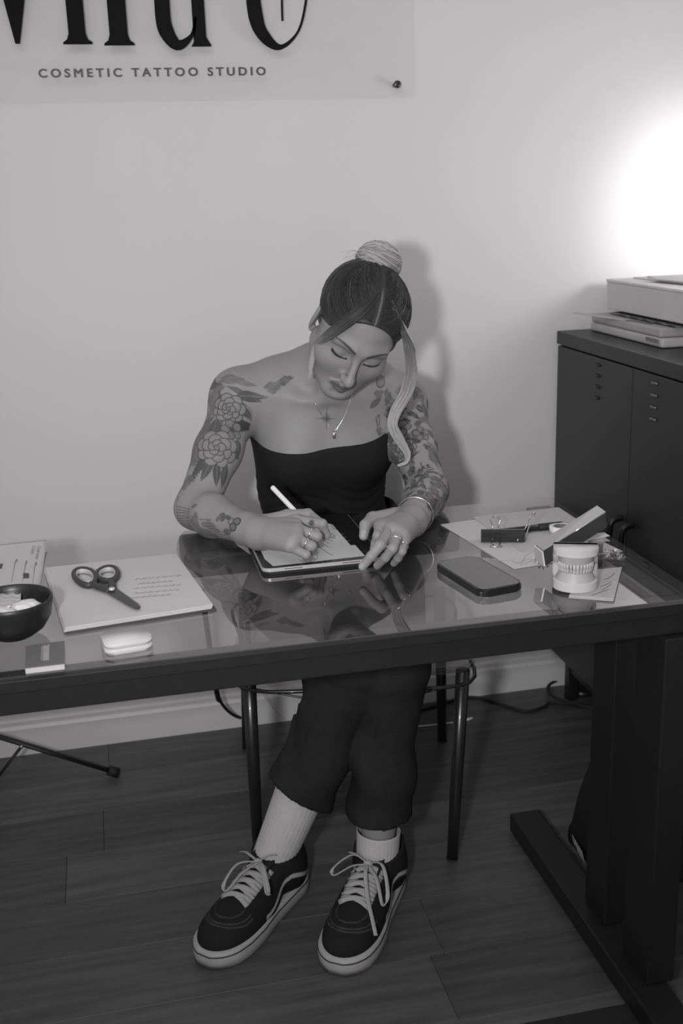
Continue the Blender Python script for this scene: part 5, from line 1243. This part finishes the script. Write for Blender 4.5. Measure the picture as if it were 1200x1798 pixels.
def shoe(ankle, dirv, mir, name_label, seed, bow):
    d_ = nz([dirv[0], dirv[1], 0]); sx = nz([-d_[1], d_[0], 0])*-1*1.0
    base = np.array([ankle[0], ankle[1], 0.0])+d_*0.004
    def tl(P): P = np.asarray(P, float)*np.array([1.10, 1.10, 1.06]); return base+(P[..., 0:1]*mir)*sx+P[..., 1:2]*d_+P[..., 2:3]*np.array([0, 0, 1.0])
    lo, hi = np.array([-0.06, -0.09, 0.010]), np.array([0.06, 0.215, 0.175]); h = 0.0022
    D, l0 = field(up_pr, lo, hi, h)
    P = np.stack(np.meshgrid(*[l0[i]+h*np.arange(D.shape[i]) for i in range(3)], indexing='ij'), -1)
    x, y, z = P[..., 0], P[..., 1], P[..., 2]
    topcut = z-(0.112-0.25*np.minimum(y+0.0, 0.02))
    D = np.maximum(D, topcut); D = np.maximum(D, 0.018-z)
    hole = np.maximum(np.hypot(x, y+0.014)-0.0390, 0.080-z); D = np.maximum(D, -hole)
    tq = np.abs(x)-0.0165; throat = np.maximum(np.maximum(tq, y-0.105), 0.02-y)               # the tongue shows sunk between the lace stays
    D = np.maximum(D, -np.maximum(throat, -(D+0.004)))
    V, Q = nets(D, l0, h)
    col = np.full(len(V), 0.016); vx, vy, vz = V.T
    # wave stripe on both sides, stitching round the toe
    for s in (1, -1):
        X = vx*s; wz = 0.040+0.034*sstep(0.085, 0.0, vy)-0.020*sstep(0.01, -0.05, vy)
        m_ = sstep(0.0052, 0.0040, np.abs(vz-wz))*(X > 0.02)*(vy < 0.088)*(vy > -0.055); col = col*(1-m_)+0.42*m_
    rr_ = np.hypot(vx/0.9, (vy-0.125))
    for r0_ in (0.046, 0.041, 0.030): col += 0.045*sstep(0.0013, 0.0004, np.abs(rr_-r0_))*(vy > 0.120)*(vz > 0.03)
    V2 = tl(V)
    if (np.linalg.det(np.stack([mir*sx, d_, [0, 0, 1.0]], 1)) < 0): Q = Q[:, ::-1]
    sh = npmesh('shoe', V2, Q, SUEDE, pe, col, label=name_label)
    # sole
    V = []; F = []; rings = [(0.0, 0.0), (0.003, 0.003), (0.014, 0.0042), (0.030, 0.0034), (0.0335, 0.001), (0.0335, -0.006)]
    for z_, g_ in rings: V += [(x_, y_, z_+0.006*sstep(0.16, 0.2, np.array(y_))*(z_ < 0.001)) for x_, y_ in sole_outline(g_)]
    n_ = len(sole_outline(0))
    for j in range(len(rings)-1):
        for i in range(n_): F.append((j*n_+i, j*n_+(i+1) % n_, (j+1)*n_+(i+1) % n_, (j+1)*n_+i))
    F.append(tuple(range(n_))[::-1]); F.append(tuple((len(rings)-1)*n_+i for i in range(n_)))
    bm = bmesh.new(); vv = [bm.verts.new(tuple(p)) for p in tl(np.array(V, float))]
    for f in F: bm.faces.new([vv[i] for i in f])
    link('sole', mesh_of(bm), SOLEM, sh, True)
    ol = np.array([(x_, y_, 0.0265) for x_, y_ in sole_outline(0.0037)]); tube('sole_stripe', tl(ol), 0.0012, RUBBER, sh, 6, True, flat=(1, 1))
    # tongue
    tg = []
    for j in range(12):
        t = j/11; yy = 0.085-0.092*t; 
        for i in range(7):
            xx = (i/6-0.5)*(0.038+0.012*t); zz_ = 0.066+0.056*t**0.85-0.0*abs(xx)+(-0.25*abs(xx)**1.5)
            tg.append((xx, yy+0.010, zz_-0.002))
    fg = [(j*7+i, j*7+i+1, (j+1)*7+i+1, (j+1)*7+i) for j in range(11) for i in range(6)]
    to = mk('tongue', tl(np.array(tg)), fg, mat('tongue_canvas', 0.018, 0.8, spec=0.15, bump=0.2, bscale=900), sh, True); md = to.modifiers.new('t', 'SOLIDIFY'); md.thickness = 0.007
    # laces: crossed rows down the stays
    def top(x_, y_):
        zs = np.linspace(0.108, 0.03, 90); d = sdf(up_pr, np.stack([np.full(90, x_), np.full(90, y_), zs], 1)); k_ = np.argmax(d < 0)
        return zs[k_]
    rows = [0.116, 0.100, 0.084, 0.068, 0.053]
    for i, yy in enumerate(rows):
        for s in (1, -1):
            ys = (yy, yy-0.011)
            pts = []
            for t in np.linspace(0, 1, 9):
                xx = s*0.028*(1-2*t); y_ = ys[0]*(1-t)+ys[1]*t; z_ = top(xx, y_)+0.0035+(0.0016 if s > 0 else 0)*math.sin(math.pi*t)
                pts.append((xx, y_, z_))
            tube('lace', tl(np.array(pts)), 0.0054, LACE, sh, 8, flat=(1.0, 0.30), ref=(0.0, -0.5, 0.8))
    kz = top(0, 0.046)+0.010; kn = np.array([0, 0.044, kz])
    knot = bmesh.new(); bmesh.ops.create_icosphere(knot, subdivisions=2, radius=1.0)
    for v in knot.verts: v.co = Vector(tl(np.array([v.co.x*0.009, v.co.y*0.006, v.co.z*0.006])+kn))
    link('lace_knot', mesh_of(knot), LACE, sh, True)
    for pts in bow:
        P = spline([kn+np.array(p) for p in pts], 8)
        tube('lace_bow', tl(P), 0.0042, LACE, sh, 8, flat=(1.0, 0.34), ref=(0.2, 0.3, 0.9))
bowA = [[(0, 0, 0), (-0.028, 0.022, 0.012), (-0.056, 0.046, -0.014), (-0.046, 0.040, -0.022), (-0.020, 0.014, -0.002), (0, 0.002, 0)], [(0, 0, 0), (0.022, 0.030, 0.006), (0.030, 0.060, -0.018), (0.020, 0.066, -0.026), (0.010, 0.036, -0.006), (0, 0.003, 0)],
        [(0, 0, 0), (0.030, -0.008, 0.004), (0.050, -0.016, -0.006)], [(0, 0, 0), (-0.014, -0.012, 0.010), (-0.030, -0.012, 0.016)]]
bowB = [[(0, 0, 0), (-0.030, 0.010, 0.010), (-0.050, 0.042, -0.022), (-0.044, 0.052, -0.040), (-0.024, 0.024, -0.010), (0, 0.002, 0)], [(0, 0, 0), (0.028, 0.0, 0.012), (0.056, 0.022, -0.006), (0.052, 0.030, -0.016), (0.024, 0.016, 0.000), (0, 0.003, 0)],
        [(0, 0, 0), (-0.006, 0.030, 0.002), (-0.022, 0.064, -0.022), (-0.044, 0.100, -0.042), (-0.054, 0.116, -0.052)], [(0, 0, 0), (0.022, -0.010, 0.006), (0.040, -0.016, 0.004)]]
shoe(ANA, U(370, 1690, 0.0)-ANA, 1, 'black high-top canvas shoe at the left, turned outward', 1, bowA)
shoe(ANB, U(605, 1690, 0.0)-ANB, 1, 'black high-top canvas shoe at the right, pointing forward', 2, bowB)

# ---- hair: combed back from a centre parting into a bun, two loose face-framing locks
BUN = np.array([0.0, -0.082, 0.104])                 # in the head frame
SC_C, SC_R = np.array([0, -0.016, 0.042]), np.array([0.0785, 0.093, 0.074])
def hairline(x, y, z): return z-(0.082-4.0*x*x)+1.55*(0.070-y)
cap_pr = [Prim('ell', 0.02, frame=HFR, c=SC_C, r=SC_R+0.0045), Prim('cone', 0.02, frame=HFR, a=(-0.02, -0.045, -0.015), b=(0.02, -0.045, -0.015), ra=0.050, rb=0.050)]
h = 0.0018; D, l0 = field(cap_pr, HB[0]+np.array([0, 0, 0.02]), HB[1]+np.array([0, 0.04, 0.03]), h)
P = np.stack(np.meshgrid(*[l0[i]+h*np.arange(D.shape[i]) for i in range(3)], indexing='ij'), -1); q = (P-HO)@HR
D = np.maximum(D, -hairline(q[..., 0], q[..., 1], q[..., 2])*0.5); D = np.maximum(D, -(q[..., 2]+0.065))
V, Q = nets(D, l0, h); q = (V-HO)@HR
part_line = sstep(0.0022, 0.0006, np.abs(q[:, 0]))*sstep(0.0, 0.03, q[:, 1])*(q[:, 2] > 0.05)
npmesh('hair_cap', V, Q, HAIRM, pe, 0.040+0.12*part_line)
def dirs(p): d = (np.asarray(p, float)-SC_C)/SC_R; return d/np.linalg.norm(d)
def scalp_path(root, mid, end, n, lift):
    a, b, c = dirs(root), dirs(mid), dirs(end); out = []
    for t in np.linspace(0, 1, n):
        v = (1-t)**2*a+2*t*(1-t)*b+t*t*c; v /= np.linalg.norm(v); out.append(SC_C+v*(SC_R+0.0045+-0.0008+lift*math.sin(math.pi*t)))
    return np.array(out)
class Strands:
    """many thin hair tubes gathered into one mesh, built in batches of equal length"""
    def __init__(s): s.items = {}
    def add(s, pts, r, cols, ns=4):
        P = np.asarray(pts, float); n = len(P); s.items.setdefault((n, ns), []).append((P, np.broadcast_to(r, n), np.broadcast_to(cols, n)))
    def build(s, name):
        Vs, Fs, Cs, off = [], [], [], 0
        for (n, ns), L in s.items.items():
            P = np.stack([l[0] for l in L]); R = np.stack([l[1] for l in L]); C = np.stack([l[2] for l in L]); S = len(L)
            T_ = np.empty_like(P); T_[:, 1:-1] = P[:, 2:]-P[:, :-2]; T_[:, 0] = P[:, 1]-P[:, 0]; T_[:, -1] = P[:, -1]-P[:, -2]
            T_ /= np.linalg.norm(T_, axis=-1, keepdims=True)+1e-12
            ref = np.array([0.31, 0.52, 0.79]); B = ref-T_*(T_@ref)[..., None]; B /= np.linalg.norm(B, axis=-1, keepdims=True)+1e-9; N_ = np.cross(T_, B)
            a = 2*np.pi*(np.arange(ns)+0.5)/ns
            V = P[:, :, None]+R[:, :, None, None]*(np.cos(a)[None, None, :, None]*N_[:, :, None]+np.sin(a)[None, None, :, None]*B[:, :, None])
            i, k = np.meshgrid(np.arange(n-1), np.arange(ns), indexing='ij'); k2 = (k+1) % ns
            q = np.stack([i*ns+k, i*ns+k2, (i+1)*ns+k2, (i+1)*ns+k], -1).reshape(-1, 4)
            Fs.append((q[None]+(np.arange(S)*n*ns)[:, None, None]).reshape(-1, 4)+off); Vs.append(V.reshape(-1, 3)); Cs.append(np.repeat(C[:, :, None], ns, 2).ravel()); off += S*n*ns
        return npmesh(name, np.concatenate(Vs), np.concatenate(Fs), HAIRM, pe, np.concatenate(Cs))
st_ = Strands(); rg = np.random.default_rng(5)
def to_w(P): return HO+np.asarray(P)@HR.T
for i in range(3000):
    sd = 1 if rg.random() < 0.5 else -1; u = rg.random()
    if i < 2300:                                       # from the parting and the front hairline
        if rg.random() < 0.5:
            t = rg.random()**1.3; root = np.array([sd*(0.0008+0.0006*rg.random()), 0.071-0.125*t, 0.083+0.045*t]); mid = np.array([sd*(0.058+0.02*rg.random())*(1-0.6*t), 0.030-0.07*t, 0.070+0.03*rg.random()+0.04*t])
        else:
            x = 0.004+0.068*u; zz = 0.083-1.9*x*x/0.05-0.002; yy = 0.070-(zz-(0.083-1.9*x*x/0.05))/1.55
            t = u; root = np.array([sd*x, 0.0715-0.062*t**2.0, 0.083-0.075*t**2.0]); mid = np.array([sd*(0.060+0.018*t), 0.010-0.03*t, 0.080-0.05*t])
    else:
        ph = rg.uniform(0, 6.28); root = np.array([0.07*math.cos(ph), -0.05+0.06*math.sin(ph), -0.045+0.05*rg.random()]); mid = np.array([root[0]*1.0, root[1]*0.7-0.03, 0.05])
    end = BUN+np.array([rg.normal(0, 0.010), rg.normal(0, 0.008), 0])
    p = scalp_path(root, mid, end, 14, rg.uniform(0.0, 0.005))
    tt = np.linspace(0, 1, 14); tone = rg.uniform(0.75, 1.25)
    col = (0.030+0.020*tt+0.16*sstep(0.75, 1.0, tt))*tone
    if rg.random() < 0.05: col = col+0.10*sstep(0.1, 0.5, tt)
    st_.add(to_w(p), 0.00052*(1-0.3*tt), col)
st_.build('hair')
# bun: coils of blonde hair wound over a ball
bs = Strands(); BC = to_w(BUN+np.array([0, -0.010, 0.022])); BC = U(665, 460, Y=-0.612)
BR = 0.0435; ba = nz(BC-to_w(BUN*0.6)); b1 = nz(np.cross(ba, (1, 0.2, 0))); b2 = np.cross(ba, b1)
for i in range(1100):
    ph = rg.uniform(0, 6.28); la = rg.uniform(-1.35, 1.45); wob = rg.uniform(0.5, 1.6); L = rg.uniform(1.2, 3.4); r = BR*rg.uniform(0.86, 1.02); tilt = rg.normal(0, 0.22)+0.5*math.sin(3*la)
    pts = []
    for t in np.linspace(0, 1, 18):
        a = ph+L*t; l_ = la+0.12*math.sin(wob*5*t+ph)+tilt*(t-0.5)
        pts.append(BC+r*(math.cos(l_)*(math.cos(a)*b1+math.sin(a)*b2)*1.0+math.sin(l_)*ba*0.86))
    tone = (0.34+0.08*math.sin(5*la+2*ph))*rg.uniform(0.85, 1.15)
    bs.add(np.array(pts), 0.0007+0.0006*rg.random(), np.full(18, tone), 5)
for i in range(26):                                   # flyaway ends on the image-left side of the bun
    a0 = BC-b1*0.0+CR*(-0.030)+CU*rg.uniform(-0.02, 0.02); d_ = -CR*rg.uniform(0.015, 0.045)+CU*rg.uniform(-0.022, 0.010)+CF*rg.uniform(-0.01, 0.01)
    bs.add(spline([a0, a0+d_*0.5+CU*0.005, a0+d_-CU*0.006], 5), 0.00028, np.full(11, 0.34), 4)
bo = bs.build('hair_bun')
bmx = bmesh.new(); bmesh.ops.create_icosphere(bmx, subdivisions=4, radius=BR*0.88)
for v in bmx.verts: v.co = Vector(BC)+v.co
link('bun_core', mesh_of(bmx), mat('blonde_hair_core', 0.28, 0.5, var=0.3, scale=90), bo, True)
def on_head(px, py, lift=0.003):
    d = nz(CF+CR*(px-600)/FPX-CU*(py-899)/FPX); t = np.linspace(1.7, 2.2, 700); P = CAM+t[:, None]*d
    D = sdf(body[-46:]+cap_pr[:1], P); k = np.argmax(D < lift); return P[k]
def lock(name, ctrl, widths, cols, n, spread):
    L = Strands(); C = spline(ctrl, 10); N = len(C); tt = np.linspace(0, 1, N); w = np.interp(tt, np.linspace(0, 1, len(widths)), widths); cc = np.interp(tt, np.linspace(0, 1, len(cols)), cols)
    TT = np.gradient(C, axis=0); SD = np.cross(TT, CF); SD /= np.linalg.norm(SD, axis=1)[:, None]+1e-9
    for i in range(n):
        o1, o2, ph = rg.uniform(-1, 1), rg.uniform(-0.5, 0.5), rg.uniform(0, 6.28)
        pts = C+SD*(w*o1)[:, None]+CF*(w*o2*0.5)[:, None]+SD*(0.0006*np.sin(tt*14+ph))[:, None]
        e = int(N*rg.uniform(0.86, 1.0)); L.add(pts[:e], 0.0007*(1-0.35*tt[:e]), cc[:e]*rg.uniform(0.75, 1.25), 4)
    return L.build(name)
Ya = -0.70
lock('hair_lock', [on_head(688, 528, -0.002), on_head(699, 556, 0.0), on_head(709, 582, 0.003), U(716, 604, Y=-0.722), U(721, 632, Y=-0.72), U(722, 660, Y=-0.71), U(714, 690, Y=-0.70), U(696, 722, Y=-0.69), U(690, 748, Y=-0.685), U(703, 774, Y=-0.68), U(716, 797, Y=-0.675), U(713, 812, Y=-0.67), U(697, 818, Y=-0.665)], [0.002, 0.003, 0.005, 0.008, 0.010, 0.012, 0.011, 0.009, 0.009, 0.006, 0.003, 0.001], [0.04, 0.05, 0.09, 0.16, 0.26, 0.36, 0.42, 0.44, 0.42, 0.40, 0.40], 150, 1)
lock('hair_lock', [on_head(662, 512, -0.003), on_head(642, 538, -0.0005), on_head(612, 563, 0.002), on_head(582, 585, 0.004), on_head(562, 598, 0.004), U(553, 612, Y=-0.645), U(547, 640, Y=-0.64), U(543, 666, Y=-0.635)], [0.008, 0.010, 0.010, 0.009, 0.006, 0.005, 0.004, 0.001], [0.035, 0.035, 0.05, 0.10, 0.20, 0.30, 0.34, 0.34], 240, 1)
lock('hair_lock', [on_head(688, 540, 0.001), on_head(711, 572, 0.004), U(726, 605, Y=-0.715), U(729, 640, Y=-0.70), U(724, 670, Y=-0.70)], [0.001, 0.001, 0.0012, 0.001, 0.0005], [0.06, 0.25, 0.30, 0.2, 0.2], 14, 1)

# ---- jewellery
nk = spline([on_skin(x, y) for x, y in ((549, 690), (556, 712), (568, 733), (580, 752), (587, 757), (595, 748), (604, 733), (612, 714), (618, 694))], 5)
no = tube('necklace', nk, 0.0007, SILVER, pe, 6)
pd0 = on_skin(587, 764, lift=0.004)
bmx = bmesh.new(); bmesh.ops.create_icosphere(bmx, subdivisions=2, radius=1.0)
for v in bmx.verts: v.co = Vector((pd0[0]+v.co.x*0.004, pd0[1]+v.co.y*0.003, pd0[2]+v.co.z*0.008))
link('pendant', mesh_of(bmx), SILVER, no, True)
def ring_on(name, a, b, t, r, m_=SILVER, rad=0.0011):
    c_ = a*(1-t)+b*t; d_ = nz(b-a); e1 = nz(np.cross(d_, (0.1, 0.3, 1))); e2 = np.cross(d_, e1)
    return tube(name, [c_+r*(math.cos(k)*e1+math.sin(k)*e2) for k in np.linspace(0, 6.2832, 29)[:-1]], rad, m_, pe, 8, True)
ring_on('ring', mR[1], fR[1][0], 0.62, 0.0100); ring_on('ring', mR[2], fR[2][0], 0.60, 0.0096, SILVER, 0.0014)
ring_on('ring', mL[2], fL[2][0], 0.55, 0.0098, SILVER, 0.0017); ring_on('ring', mL[3], fL[3][0], 0.55, 0.0088)
ring_on('bracelet', EL, WL, 0.84, 0.0335, SILVER, 0.0011)
for p in (hw(-0.0810, -0.003, -0.036), hw(-0.0800, -0.010, 0.006)):
    e_ = bmesh.new(); bmesh.ops.create_icosphere(e_, subdivisions=2, radius=0.0022)
    for v in e_.verts: v.co = Vector(p)+v.co
    link('earring', mesh_of(e_), SILVER, pe, True)
